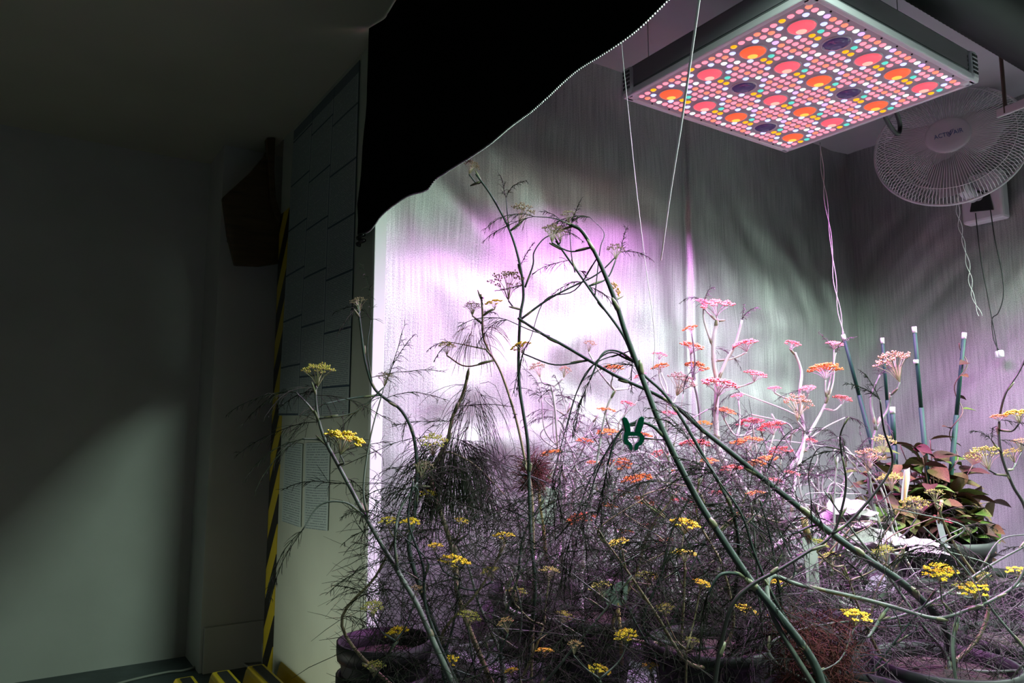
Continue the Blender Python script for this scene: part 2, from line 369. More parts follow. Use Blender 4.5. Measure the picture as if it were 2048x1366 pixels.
def fixture(x0, x1, y0, y1, z, label, pal, lens_of, full=True):
    H = .098; t = thing('grow_light', ((x0+x1)/2, (y0+y1)/2, z + H), label, 'grow light')
    b = MB(); fr = .018
    b.box((x0, y0, z), (x1, y0 + fr, z + .022)); b.box((x0, y1 - fr, z), (x1, y1, z + .022)); b.box((x0, y0 + fr, z), (x0 + fr, y1 - fr, z + .022)); b.box((x1 - fr, y0 + fr, z), (x1, y1 - fr, z + .022))
    obj(b, 'rim', m_alu, t, bevel=.004)
    b = MB(); b.box((x0 + fr, y0 + fr, z + .004), (x1 - fr, y1 - fr, z + .010)); plate = obj(b, 'led_board', m_plate, t)
    b = MB(); b.box((x0 + .006, y0 + .006, z + .022), (x1 - .006, y1 - .006, z + H)); obj(b, 'housing', mat('housing', (.16, .16, .175), .3), t, bevel=.004)
    b = MB(); b.box((x0 + .05, y0 + .003, z + .03), (x1 - .05, y0 + .008, z + H - .008)); obj(b, 'side_panel', m_side, t)
    b = MB(); b.box((x0 + .0035, y0 + .05, z + .03), (x0 + .008, y1 - .05, z + H - .008)); obj(b, 'side_panel', mat('grey side', (.20, .20, .22), .3), t)
    for cx, cy in ((x0, y0), (x0, y1), (x1, y0), (x1, y1)):
        sx = 1 if cx == x0 else -1; sy = 1 if cy == y0 else -1
        b = MB(); a0, a1 = sorted((cx - sx * .004, cx + sx * .046)); c0, c1 = sorted((cy - sy * .004, cy + sy * .046))
        b.box((a0, c0, z), (a1, c1, z + H)); cap = obj(b, 'corner_cap', m_alu, t, bevel=.012)
        b = MB()
        for i in range(5):
            for k in range(5):
                u = .010 + i * .0064; zz = z + .022 + k * .0135
                if sx > 0: b.box((cx - .0048, cy + sy * u - .002, zz), (cx - .0035, cy + sy * u + .002, zz + .008))
                if sy > 0: b.box((cx + sx * u - .002, cy - .0048, zz), (cx + sx * u + .002, cy - .0035, zz + .008))
        if b.v: obj(b, 'vent_holes', m_hole, cap)
    nb, na = 5, 4; mx = .030; cw = (x1 - x0 - 2 * mx) / nb; ch = (y1 - y0 - 2 * mx) / na
    small = {k: dome(cw * .061, .004, 10, 2).mesh('led', m, True) for k, m in pal.items()}
    big = {k: dome(cw * .235, .013, 26, 5).mesh('lens', [m], True) for k, m in LENS.items()}
    core = {k: dome(cw * .10, .004, 16, 3).mesh('lens_core', [m], True) for k, m in GLOW.items()}
    ring = MB(); ring.lathe([(cw * .232, 0), (cw * .235, -.0035), (cw * .252, -.0035), (cw * .256, 0)], 26); ringm = ring.mesh('lens_ring', m_alu, True)
    allp = []
    for i in range(nb):
        for j in range(na):
            k = lens_of(i, j); cx = x0 + mx + (i + .5) * cw; cy = y1 - mx - (j + .5) * ch; zz = z + .004
            lo = inst(big[k], 'lens', t, (cx, cy, zz))
            inst(ringm, 'lens_ring', lo, (cx, cy, zz)); inst(core[k], 'lens_core', lo, (cx + .004, cy + .004, zz - .0105))
            for (a, c), col in RING.items():
                allp.append((cx + (a - 2.5) / 6 * cw, cy - (c - 2.5) / 6 * ch, col))
    allp.sort(key=lambda p: p[0]*.555 + p[1]*.83)
    n = 300 if full else 0
    for x, y, c in allp[:n]: inst(small[c], 'led', t, (x, y, z + .004))
    b = MB(); ks = list(pal)
    for x, y, c in allp[n:]:
        d = dome(cw * .066, .004, 8, 2); b.add([(v[0] + x, v[1] + y, v[2] + z + .004) for v in d.v], d.f, ks.index(c))
    if b.v: obj(b, 'led_array', [pal[k] for k in ks], t, smooth=True, kind='stuff')
    b = MB()
    for i in range(11):
        for yy in (y0 + .024, y1 - .024): b.box((x0 + .03 + i * (x1-x0-.06)/10 - .002, yy - .002, z + .001), (x0 + .03 + i * (x1-x0-.06)/10 + .002, yy + .002, z + .005))
    obj(b, 'screws', m_hole, t)
    for cx, cy in ((x0 + .06, y0 + .2), (x1 - .06, y0 + .2), (x0 + .06, y1 - .06), (x1 - .06, y1 - .06)):
        b = MB(); b.tube([(cx, cy, z + H - .003), (cx, cy, ZT + .003)], .0015, 5); obj(b, 'hanging_wire', mat('steel wire', (.5, .5, .5), .3, metal=1), t)
    return t
fixture(PX0, PX1, PY0, PY1, PZ, 'square LED grow light with pink, amber and white diodes hanging from the roof', LED, lambda i, j: BIG[i][j])

# hose loop, duct, bracket
m_hose = mat('black hose', (.012, .012, .013), .4)
b = MB(); b.tube(spline([at(x, y, d) for x, y, d in [(1760, 190, 2.52), (1768, 228, 2.56), (1783, 256, 2.6), (1796, 268, 2.62), (1800, 252, 2.63), (1793, 225, 2.6), (1778, 190, 2.55)]], 6), .0075, 8)
tag(obj(b, 'hose_loop', m_hose, smooth=True), 'black hose loop hanging behind the lit grow light', 'hose')
b = MB()
prof = [(.098 + .004 * (k % 2), k * .012) for k in range(120)]
M4 = Matrix.Translation((2.02, 1.01, 2.365)) @ Matrix.Rotation(math.pi / 2, 4, 'Y')
b.lathe(prof, 20, M4); tag(obj(b, 'air_duct', mat('black duct', (.010, .010, .011), .6), smooth=True), 'ribbed black air duct running under the tent roof above the grow light', 'duct')
t = thing('hanging_bracket', onx(2040, 218, 3.0), 'white slotted bar hung from a brown rod beside the fan', 'bracket')
p0 = at(1994, 228, 2.75); p1 = at(2075, 196, 2.6)
d = (p1 - p0).normalized(); up = Vector((0, 0, 1)); sd = d.cross(up).normalized()
def obox(b, p, q, wdt, hgt):
    d = (q - p).normalized(); sd = d.cross(Vector((0, 0, 1))).normalized(); u = sd.cross(d)
    vs = [c + sd * sx * wdt / 2 + u * sz * hgt / 2 for c in (p, q) for sx, sz in ((-1, -1), (1, -1), (1, 1), (-1, 1))]
    b.add(vs, [(3,2,1,0),(4,5,6,7),(0,1,5,4),(1,2,6,5),(2,3,7,6),(3,0,4,7)])
b = MB(); obox(b, p0, p1, .012, .034); obj(b, 'bar', mat('off white steel', (.5, .47, .48), .4), t, bevel=.004)
b = MB(); obox(b, p0.lerp(p1, .25) - sd * .007 + Vector((0, 0, -.008)), p0.lerp(p1, .55) - sd * .007 + Vector((0, 0, -.008)), .004, .010); obj(b, 'slot', m_hole, t)
r0 = p0.lerp(p1, .22) + Vector((0, 0, -.01)); b = MB(); b.tube([r0, Vector((r0.x, r0.y, ZT))], .007, 8); obj(b, 'rod', mat('rusty rod', (.09, .06, .045), .6), t)

# ------------------------------------------------------------------ wall fan
m_fan = mat('white fan plastic', (.60, .55, .58), .4); m_wire = mat('fan wire', (.72, .66, .69), .35)
FC = onx(1898, 286, 3.27)
t = thing('wall_fan', (XR - .035, FC.y + .02, FC.z - .28), 'white caged oscillating wall fan beside the grow light', 'fan')
FN = Vector((-.92 * .97, -.39 * .97, .24)).normalized(); FXA = Vector((0, 0, 1)).cross(FN).normalized(); FYA = FN.cross(FXA)   # fan axis turned towards the opening
FM = Matrix.Translation(FC) @ Matrix(((FXA.x, FYA.x, FN.x, 0), (FXA.y, FYA.y, FN.y, 0), (FXA.z, FYA.z, FN.z, 0), (0, 0, 0, 1)))
RF = .292
def rib(b, prof, a, r): b.tube([FM @ Vector((q * math.cos(a), q * math.sin(a), z)) for q, z in prof], r, 4, cap=False)
b = MB(); NW = 130
for k in range(NW): rib(b, [(.085, .062), (.16, .060), (.235, .045), (.275, .02), (RF, -.012)], 2*math.pi*k/NW, .0014)
for r, z in ((.245, .043),): b.tube([FM @ Vector((r*math.cos(a), r*math.sin(a), z)) for a in [2*math.pi*k/72 for k in range(73)]], .0013, 5)
obj(b, 'front_guard', m_wire, t)
b = MB()
for k in range(90): rib(b, [(.075, -.10), (.20, -.095), (.27, -.06), (RF, -.016)], 2*math.pi*k/90, .0011)
obj(b, 'rear_guard', m_wire, t)
b = MB(); b.tube([FM @ Vector((RF*math.cos(a), RF*math.sin(a), -.014)) for a in [2*math.pi*k/80 for k in range(81)]], .0058, 8); obj(b, 'guard_ring', m_fan, t, smooth=True)
b = MB(); b.lathe([(.0005, .074), (.05, .074), (.078, .071), (.086, .065), (.088, .058)], 40, FM); hub = obj(b, 'hub_badge', m_fan, t, smooth=True)
def text(body, size, loc, rot, parent, m, shear=0):
    cu = bpy.data.curves.new('lettering', 'FONT'); cu.body = body; cu.size = size; cu.extrude = .0003; cu.align_x = 'LEFT'; cu.shear = shear
    o = bpy.data.objects.new('lettering', cu); C.objects.link(o); bpy.context.view_layer.update()
    me = bpy.data.meshes.new_from_object(o); bpy.data.objects.remove(o); me.materials.append(m)
    return me
m_blue = mat('blue print', (.05, .10, .28), .5)
TM = FM @ Matrix.Rotation(math.radians(7), 4, 'Z')
def place_text(body, x, y, size):
    me = text(body, size, None, None, None, m_blue); me.transform(TM @ Matrix.Translation((x, y, .0745)) @ Matrix.Scale(.78, 4, (1, 0, 0))); me.transform(Matrix.Translation(-WPOS[hub]))
    o = bpy.data.objects.new('lettering', me); C.objects.link(o); o.parent = hub; WPOS[o] = WPOS[hub]
place_text('ACTIV', -.052, -.012, .030); place_text('AIR', .020, -.012, .030)
b = MB(); b.tube([TM @ Vector(p) for p in [(.000, -.016, .075), (.004, -.002, .075), (.014, .012, .075), (.024, .014, .075), (.018, .002, .075), (.008, -.012, .075), (.002, -.018, .075)]], .0011, 4); obj(b, 'logo_swoosh', m_blue, hub)
m_blade = mat('fan blade', (.40, .36, .38), .45)
for k in range(3):
    a0 = k * 2*math.pi/3 + .5; b = MB(); vs = []
    for i in range(9):
        for j in range(6):
            r = .05 + .19 * j / 5; ww = (.25 + .75 * math.sin(math.pi * min(1, (j + 1.2) / 5.4))) * 1.6
            a = a0 + (i / 8 - .5) * ww; vs.append(FM @ Vector((r*math.cos(a), r*math.sin(a), -.035 + .055 * (i / 8 - .5) * (1 - .4*j/5))))
    b.add(vs, [(i*6+j, i*6+j+1, (i+1)*6+j+1, (i+1)*6+j) for i in range(8) for j in range(5)])
    o = obj(b, 'blade', m_blade, t, smooth=True); q = o.modifiers.new('s', 'SOLIDIFY'); q.thickness = .002
b = MB(); b.lathe([(.0005, -.20), (.05, -.195), (.065, -.16), (.07, -.10), (.06, -.09), (.0005, -.09)], 24, FM); obj(b, 'motor_housing', m_fan, t, smooth=True)
b = MB(); b.tube([FM @ Vector((0, -.02, -.15)), FM @ Vector((.0, -.10, -.17)), Vector((XR - .06, FC.y + .02, FC.z - .2))], [.03, .026, .03], 12); obj(b, 'neck', m_fan, t, smooth=True)
bc = onx(1962, 398, XR - .08)
b = MB(); b.box((XR - .08, bc.y - .085, bc.z - .10), (XR - .012, bc.y + .085, bc.z + .12)); obj(b, 'wall_base', m_fan, t, bevel=.012)
q = [onx(x, y, XR - .088) for x, y in [(1939, 424), (1946, 386), (1952, 381), (1972, 381), (1978, 386), (1986, 419)]]
b = MB(); b.prism(q, (.012, 0, 0)); obj(b, 'switch_plate', mat('black plastic', (.008, .008, .009), .45), t, bevel=.002)
hc = onx(1957, 394, XR - .0885); b = MB(); b.lathe([(.0003, .0006), (.018, .0006), (.0185, -.004)], 20, Matrix.Translation(hc) @ Matrix.Rotation(-math.pi/2, 4, 'Y')); obj(b, 'switch_knob', mat('knob grey', (.45, .42, .44), .5), t)
m_cordb = mat('black pull cord', (.012, .012, .013), .6)
XC = XR - .09
k0 = onx(1993, 640, XC)
for path in ([(1951, 426), (1962, 520), (1975, 590), (1984, 638), (1992, 680), (1996, 708)], [(1981, 420), (1990, 480), (2003, 540), (2007, 590), (1997, 625), (1984, 639), (1988, 680), (2001, 706)]):
    b = MB(); b.tube(spline([onx(x, y, XC) for x, y in path], 6), .0022, 5); pc = obj(b, 'pull_cord', m_cordb, t, smooth=True)
    e = onx(*path[-1], XC); b = MB(); b.lathe([(.0003, .012), (.010, .012), (.013, .006), (.013, -.016), (.0003, -.016)], 14, Matrix.Translation(e)); obj(b, 'pull_knob', m_white, pc, smooth=True)

# ------------------------------------------------------------------ strings
m_string = mat('white string', (.80, .82, .78), .6); m_twine = mat('pale twine', (.55, .50, .53), .7)
def string(name, path, r, label, m, twist=0):
    pts = spline([at(*p) for p in path], 8); b = MB()
    if not twist: b.tube(pts, r, 6)
    else:
        for ph in (0, math.pi):
            b.tube([p + RT * (twist * math.cos(i * .55 + ph) * (.3 + .7 * abs(math.sin(i * .19)))) + FH * (twist * math.sin(i * .55 + ph)) for i, p in enumerate(pts)], r, 5)
    return tag(obj(b, name, m, smooth=True), label, 'string')
string('support_string', [(1412, -120, .98), (1398, 0, 1.05), (1381, 120, 1.15), (1362, 250, 1.28), (1340, 390, 1.48), (1322, 520, 1.75)], .0019, 'taut bright white string crossing in front of the grow light', m_string)
string('support_string', [(1240, 40, 1.98), (1246, 120, 1.98), (1256, 215, 1.98), (1272, 370, 1.98), (1290, 520, 1.98), (1309, 668, 1.98), (1306, 740, 1.98)], .0010, 'thin pale string hanging from the roof left of the grow light', m_twine)
string('twisted_twine', [(1640, 285, 2.95), (1648, 370, 2.95), (1662, 480, 2.93), (1672, 580, 2.9), (1688, 676, 2.88)], .0014, 'pale twisted twine tied down to a green plant stake', m_twine, .006)
string('twisted_twine', [(1914, 395, 3.3), (1918, 440, 3.3), (1928, 490, 3.3), (1938, 540, 3.3), (1945, 590, 3.3), (1961, 632, 3.3)], .0014, 'loose pale twine dangling below the wall fan', m_string, .008)

# ------------------------------------------------------------------ bench and pots
m_steel = mat('bench steel', (.34, .33, .36), .3, metal=.8); m_bench = mat('bench tray', (.30, .29, .33), .35, metal=.2, var=.2, vscale=10)
BZ = .33
t = thing('plant_bench', (2.3, 1.3, 0), 'low steel plant bench with a tubular rail under the pots', 'bench')
b = MB(); b.box((1.14, .62, BZ - .02), (3.48, 2.08, BZ)); obj(b, 'tray', m_bench, t)
for pth in ([(1.14, .62, BZ), (3.48, .62, BZ)], [(1.14, 2.08, BZ), (3.48, 2.08, BZ)], [(1.14, .62, BZ), (1.14, 2.08, BZ)], [(3.48, .62, BZ), (3.48, 2.08, BZ)]):
    b = MB(); b.tube(pth, .016, 10); obj(b, 'rail', m_steel, t, smooth=True)
for x in (1.2, 2.3, 3.42):
    for y in (.68, 2.02):
        b = MB(); b.tube([(x, y, 0), (x, y, BZ - .01)], .016, 10); obj(b, 'leg', m_steel, t, smooth=True)
hp = [at(x, y, d) for x, y, d in [(1984, 1266, 2.3), (1996, 1254, 2.3), (2012, 1252, 2.3), (2032, 1262, 2.32), (2060, 1285, 2.34)]]
b = MB(); b.tube(spline([Vector((hp[0].x, hp[0].y, BZ))] + hp + [Vector((hp[-1].x, hp[-1].y, BZ))], 6), .008, 8)
tag(obj(b, 'hoop', m_steel, smooth=True), 'chrome hoop standing on the bench at the right', 'hoop')
b = MB(); rp = [at(1990, 1272, 2.28), at(2120, 1296, 2.22)]; b.tube(rp, .009, 8); tag(obj(b, 'steel_rod', m_steel, smooth=True), 'shiny steel rod lying by the hoop at the lower right', 'rod')

m_pot = mat('black pot plastic', (.009, .009, .010), .55, spec=.3); m_soil = mat('potting soil', (.035, .025, .018), .95, var=.4, vscale=60, bump=.8, bscale=90)
def pot_mesh(r, h):
    b = MB(); b.lathe([(.001, 0), (r * .74, 0), (r * .78, h * .1), (r * .93, h * .82), (r * .95, h * .84), (r * 1.0, h * .84), (r * 1.02, h * .9), (r * 1.02, h), (r * .96, h), (r * .94, h * .86), (r * .9, h * .7)], 28); return b
def pot(x, y, z, r, h, label, group=None, soil=True):
    t = thing('nursery_pot', (x, y, z), label, 'pot', group)
    b = pot_mesh(r, h); b.v = [(v[0]+x, v[1]+y, v[2]+z) for v in b.v]; obj(b, 'body', m_pot, t, smooth=True)
    if soil:
        b = MB(); b.lathe([(.001, .012), (r * .5, .008), (r * .91, 0)], 20, Matrix.Translation((x, y, z + h * .84))); obj(b, 'soil', m_soil, t, smooth=True)
    return t
POTS = []
for iy, y in enumerate((.86, 1.24, 1.62, 1.95)):
    for ix in range(5):
        x = 1.32 + ix * .36 + (iy % 2) * .06
        if ix == 4 and iy > 1: continue
        POTS.append((x, y, BZ + .165)); pot(x, y, BZ, .14, .19, 'black nursery pot deep in the fennel thicket on the bench', 'pots under the fennel')
for x, y in ((.86, 1.24), (.99, .98), (1.02, 1.52), (1.06, .66)):
    POTS.append((x, y, .262)); pot(x, y, 0, .135, .30, 'black nursery pot on the floor before the bench', 'pots on the floor')
for k in range(4):
    z = k * .077; pot(.80, 1.77, z, .115, .26, ['black nursery pot at the bottom of the stack by the white post', 'black nursery pot second from the bottom of the stack', 'black nursery pot second from the top of the stack', 'black nursery pot on top of the stack by the white post'][k], None, k == 3)
LP = onz(1878, 1180, .5); LPp = at(1880, 1120, 2.62)
pot(LPp.x, LPp.y, BZ, .17, .30, 'large black pot holding the leafy bronze plant')

# ------------------------------------------------------------------ fennel
R_ = random.Random(11)
def atp(px, py, d):
    """a point in the planting, kept clear of the foil"""
    r = ray(px, py); return CAM + r * min(d, (YC - .09) / r.y if r.y > 0 else 9, (XR - .1) / r.x)
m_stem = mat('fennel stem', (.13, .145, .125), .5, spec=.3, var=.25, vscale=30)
m_stemd = mat('shaded fennel stem', (.045, .06, .052), .5, spec=.25, var=.3, vscale=30)  # darker copy of the stem; the weak light on it is put into the colour
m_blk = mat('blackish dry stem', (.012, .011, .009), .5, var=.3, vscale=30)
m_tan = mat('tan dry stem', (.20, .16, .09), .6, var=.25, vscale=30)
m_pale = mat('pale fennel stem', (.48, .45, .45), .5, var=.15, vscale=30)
m_node = mat('leaf sheath', (.15, .145, .08), .5, var=.25, vscale=40)
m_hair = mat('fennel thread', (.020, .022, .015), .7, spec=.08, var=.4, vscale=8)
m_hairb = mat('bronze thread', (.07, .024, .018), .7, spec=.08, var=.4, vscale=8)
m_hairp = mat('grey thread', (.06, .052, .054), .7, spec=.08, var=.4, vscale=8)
m_ray = mat('umbel ray', (.30, .27, .15), .5)
FL = {'y': mat('yellow floret', (.72, .52, .01), .6, var=.15, vscale=60), 'g': mat('green yellow floret', (.42, .38, .05), .6, var=.2, vscale=60),
      'o': mat('floret lit orange', (.66, .22, .03), .6, var=.15, vscale=60), 'p': mat('floret lit rosy', (.64, .17, .12), .6, var=.15, vscale=60),  # yellow heads in the back: the pink lamp's tint is put into these colours
      's': mat('brown seed', (.17, .11, .05), .6, var=.3, vscale=60), 't': mat('tan floret', (.42, .24, .09), .6, var=.2, vscale=60)}
def octa(b, c, r, h=1.0):
    x, y, z = c; b.add([(x+r, y, z), (x, y+r, z), (x-r, y, z), (x, y-r, z), (x, y, z+r*h), (x, y, z-r*h)],
        [(0,1,4),(1,2,4),(2,3,4),(3,0,4),(1,0,5),(2,1,5),(3,2,5),(0,3,5)])
def umbel_meshes(kind, seed, n):
    """unit umbel: apex at the origin, head about 1 wide, opens along +z"""
    r = random.Random(seed); br, bf = MB(), MB()
    flat = {'y': .55, 'o': .5, 'p': .5, 'g': .75, 's': .85, 't': .9}[kind]
    for i in range(n):
        rho = math.sqrt((i + .5) / n) * .47; a = i * 2.399 + r.uniform(-.2, .2); H = flat * r.uniform(.92, 1.05) * math.sqrt(max(.05, 1 - (rho / .62) ** 2)) * .9
        tip = Vector((rho * math.cos(a), rho * math.sin(a), H)); mid = Vector((tip.x * .42, tip.y * .42, H * .62))
        br.tube([(0, 0, 0), mid, tip], [.010, .008, .007], 3, cap=False)
        m = 9 if kind in 'yop' else 7
        for k in range(m):
            a2 = k * 2 * math.pi / m + r.uniform(-.3, .3); q = r.uniform(.05, .095) if kind in 'yop' else r.uniform(.05, .10)
            t2 = tip + Vector((q * math.cos(a2), q * math.sin(a2), r.uniform(.0, .06)))
            if kind in 'gst': br.tube([tip, t2], .0045, 3, cap=False)
            octa(bf, t2, r.uniform(.026, .042) if kind in 'yop' else r.uniform(.018, .03), .8 if kind in 'yop' else 1.4)
        if kind in 'yop':
            for k in range(4): octa(bf, tip + Vector((r.uniform(-.05, .05), r.uniform(-.05, .05), r.uniform(.0, .05))), .036, .8)
    return br.mesh('umbel', m_ray if kind not in 'op' else m_pale), bf.mesh('florets', FL[kind])
UM = {k: [umbel_meshes(k, 100 + i * 7, n) for i, n in enumerate((14, 18, 22))] for k in FL}
def add_umbel(parent, head, width, kind, axis=None):
    """head: world centre of the flower head"""
    ax = Vector(axis) if axis is not None else Vector((R_.uniform(-.3, .3), R_.uniform(-.3, .3), 1))
    ax.normalize(); me, fl = R_.choice(UM[kind]); H = {'y': .42, 'o': .4, 'p': .4, 'g': .55, 's': .6, 't': .6}[kind] * width
    apex = head - ax * H; q = Vector((0, 0, 1)).rotation_difference(ax) @ Matrix.Rotation(R_.uniform(0, 6.3), 3, 'Z').to_quaternion()
    o = inst(me, 'umbel', parent, apex, q, width)
    f = bpy.data.objects.new('florets', fl); C.objects.link(f); f.parent = o; WPOS[f] = apex
    return apex
def rv(s=1): return Vector((R_.uniform(-s, s), R_.uniform(-s, s), R_.uniform(-s, s)))
def thread(b, p, d, L, r, droop=.3, wig=.15, n=4):
    pts = [p]; q = p.copy(); d = d.normalized()
    for k in range(n):
        d = (d + Vector((0, 0, -droop / n)) + rv(wig)).normalized(); q = q + d * (L / n); pts.append(q)
    b.tube(pts, [r] * n + [r * .5], 3, cap=False); return pts
def leaf(b, p, d, L, r=.0009, droop=.7, side=5):
    """one feathery fennel leaf"""
    main = thread(b, p, d, L, r, droop, .12, 6)
    for k in range(1, len(main)):
        for s in range(side):
            a = main[k-1].lerp(main[k], R_.random()); dv = ((main[k] - main[k-1]).normalized() + rv(.75)).normalized()
            ln = L * R_.uniform(.12, .34) * (1.15 - k / 8); tw = thread(b, a, dv, ln, r * .62, droop * .8, .15, 3)
            if R_.random() < .5: thread(b, tw[1], (dv + rv(.7)), ln * .6, r * .5, droop, .15, 2)
def sheath(b, p, d, r, L): b.tube([p, p + d * L * .3, p + d * L * .7, p + d * L], [r * 1.0, r * 1.32, r * 1.12, r * .5], 6)
def px_r(wpx, d): return wpx * d / FPX / 2
def soil_root(p):
    x, y, z = min(POTS, key=lambda q: (q[0]-p.x)**2 + (q[1]-p.y)**2); a = R_.uniform(0, 6.3); s = R_.uniform(.0, .07)
    return Vector((x + s*math.cos(a), y + s*math.sin(a), z))
def stalk(label, path, w0, w1, umbels=(), twigs=(), leaves=0, sm=m_stem, hm=m_hair, group=None, root=True, leafL=.14, lr=.0009, tm=None, side=4, bare_top=.0):
    """path: (px, py, depth) from the top down; umbels: (px, py, depth, width_px, kind); twigs: ([(px, py, depth)...], w)"""
    P = [atp(*q) for q in path]; dep = [q[2] for q in path]
    rt = None
    if root:
        rt = soil_root(P[-1]); l = P[-1]; v = (P[-1] - P[-2]).normalized() * .08
        P = P + [(l + v).lerp(rt, .45) + Vector((0, 0, .02)), rt]
    S = spline(P, 6); n = len(S); rad = [px_r(w0 + (w1 - w0) * (i / (n - 1)), dep[0] + (dep[-1] - dep[0]) * i / (n - 1)) for i in range(n)]
    t = thing('fennel_stalk', rt if rt is not None else S[-1], label, 'fennel', group)
    b = MB(); b.tube(S, rad, 7); obj(b, 'stem', sm, t, smooth=True)
    tm = tm or sm
    def part(fn, nm, m): q = MB(); fn(q); obj(q, nm, m, t, smooth=True)
    top = S[:max(4, int(n * .75))]
    for k in range(2, n - 4, 9 if not group else 14):
        d = (S[k-1] - S[k]).normalized(); v = (d + rv(.25)).normalized(); L_ = R_.uniform(.02, .035); part(lambda q: sheath(q, S[k], v, rad[k] * .85, L_), 'leaf_sheath', m_node)
    for u in umbels:
        px, py, d, wpx, kind = u[:5]; W = wpx * d / FPX; hd = atp(px, py, d); apex = add_umbel(t, hd, W, kind, u[5] if len(u) > 5 else None)
        cand = [q for q in S if q.z < apex.z - .01] or S
        j = min(cand, key=lambda q: (q - apex).length + .25 * abs(q.z - (apex.z - .08)))
        if (j - apex).length > .004:
            mid = j.lerp(apex, .55) + Vector((0, 0, -.12 * (apex - j).length)) + rv(.008); part(lambda q: q.tube(spline([j, mid, apex], 5), [px_r(4.5, d)] * 3 + [px_r(3.2, d)] * 8, 5), 'branch', tm)
            if not group: part(lambda q: sheath(q, j.lerp(mid, .15), (mid - j).normalized(), px_r(4, d), .03), 'leaf_sheath', m_node)
    for pth, wd in twigs:
        Q = spline([atp(*q) for q in pth], 6); part(lambda q: q.tube(Q, [px_r(wd * (1 - .5 * i / len(Q)), pth[0][2]) for i in range(len(Q))], 5), 'branch', tm)
        dq = (Q[1] - Q[0]).normalized(); part(lambda q: sheath(q, Q[1], dq, px_r(wd * .8, pth[0][2]), .03), 'leaf_sheath', m_node)
    if leaves:
        bl = MB()
        for k in range(leaves):
            i = int(n * (bare_top + (1 - bare_top) * R_.random() * .98)); i = min(n - 1, i); d = rv(1); d.z = abs(d.z) * .5 - .1
            leaf(bl, S[i], d.normalized(), leafL * R_.uniform(.6, 1.3), lr, R_.uniform(.3, 1.3), side)
        for pth, wd in twigs:
            q = atp(*pth[-1]); q0 = atp(*pth[-2])
            for k in range(2): leaf(bl, q, (q - q0).normalized() + rv(.5), leafL * .9, lr, 1.2, side)
        obj(bl, 'feathery_leaves', hm, t, kind='stuff')
    return t, S
def mop(parent, px, py, d, wpx, hpx, n, m, r=.0006):
    """a hanging tuft of fine threads"""
    b = MB(); W = wpx * d / FPX; H = hpx * d / FPX; c = atp(px, py, d)
    for k in range(n):
        a = R_.uniform(0, 6.3); q = math.sqrt(R_.random()) * W / 2; p = c + Vector((q*math.cos(a), q*math.sin(a), -R_.uniform(0, .45) * H))
        thread(b, p, Vector((math.cos(a)*.35, math.sin(a)*.35, .2 - R_.random() * .9)), H * R_.uniform(.35, .75), r, 1.6, .16, 5)
    obj(b, 'thread_tuft', m, parent, kind='stuff')

# the traced, individually visible stalks
stalk('thick dark green fennel stalk leaning up to the pink glow on the foil',
      [(1143, 450, 1.62), (1165, 464, 1.6), (1195, 515, 1.58), (1230, 600, 1.56), (1252, 668, 1.55), (1290, 770, 1.53), (1330, 870, 1.5), (1390, 990, 1.47), (1440, 1070, 1.45), (1500, 1160, 1.43), (1545, 1215, 1.42)], 7, 17,
      [(1105, 458, 1.6, 46, 's'), (1137, 428, 1.64, 34, 's'), (1232, 578, 1.58, 34, 'y', (.8, -.3, .5))],
      [([(1150, 453, 1.62), (1110, 437, 1.62), (1068, 433, 1.62)], 3), ([(1272, 725, 1.55), (1235, 702, 1.55), (1205, 708, 1.53), (1180, 760, 1.52)], 6), ([(1335, 880, 1.5), (1305, 852, 1.5), (1270, 845, 1.5), (1235, 870, 1.5), (1215, 930, 1.5)], 8),
       ([(1272, 727, 1.55), (1215, 706, 1.56), (1160, 770, 1.57), (1128, 870, 1.58), (1105, 960, 1.6)], 3.5), ([(1265, 700, 1.55), (1180, 735, 1.56), (1140, 830, 1.58), (1125, 930, 1.6)], 2.5), ([(1300, 845, 1.5), (1245, 860, 1.5), (1200, 930, 1.52), (1165, 1040, 1.54)], 4), ([(1330, 880, 1.5), (1240, 880, 1.5), (1180, 960, 1.52), (1140, 1080, 1.54)], 3), ([(1195, 515, 1.58), (1150, 580, 1.6), (1090, 600, 1.62), (1060, 680, 1.63)], 3), ([(1500, 1160, 1.43), (1475, 1148, 1.43), (1440, 1150, 1.42), (1415, 1190, 1.42)], 9)], 10, m_stemd, m_hair, bare_top=.3)
stalk('long dark fennel stalk arching down to the right past the clamp',
      [(1036, 636, 1.72), (1085, 668, 1.7), (1130, 692, 1.68), (1230, 750, 1.66), (1310, 787, 1.64), (1355, 815, 1.63), (1400, 855, 1.62), (1450, 895, 1.6), (1530, 960, 1.58), (1600, 1015, 1.56), (1660, 1065, 1.55), (1740, 1122, 1.55), (1810, 1170, 1.56)], 5, 16,
      [(1040, 690, 1.72, 44, 'y')], [([(1100, 672, 1.7), (1060, 660, 1.7), (1015, 640, 1.72)], 3), ([(1690, 1080, 1.56), (1640, 1050, 1.56), (1585, 1068, 1.55)], 8)], 8, m_stemd, m_hair, bare_top=.3)
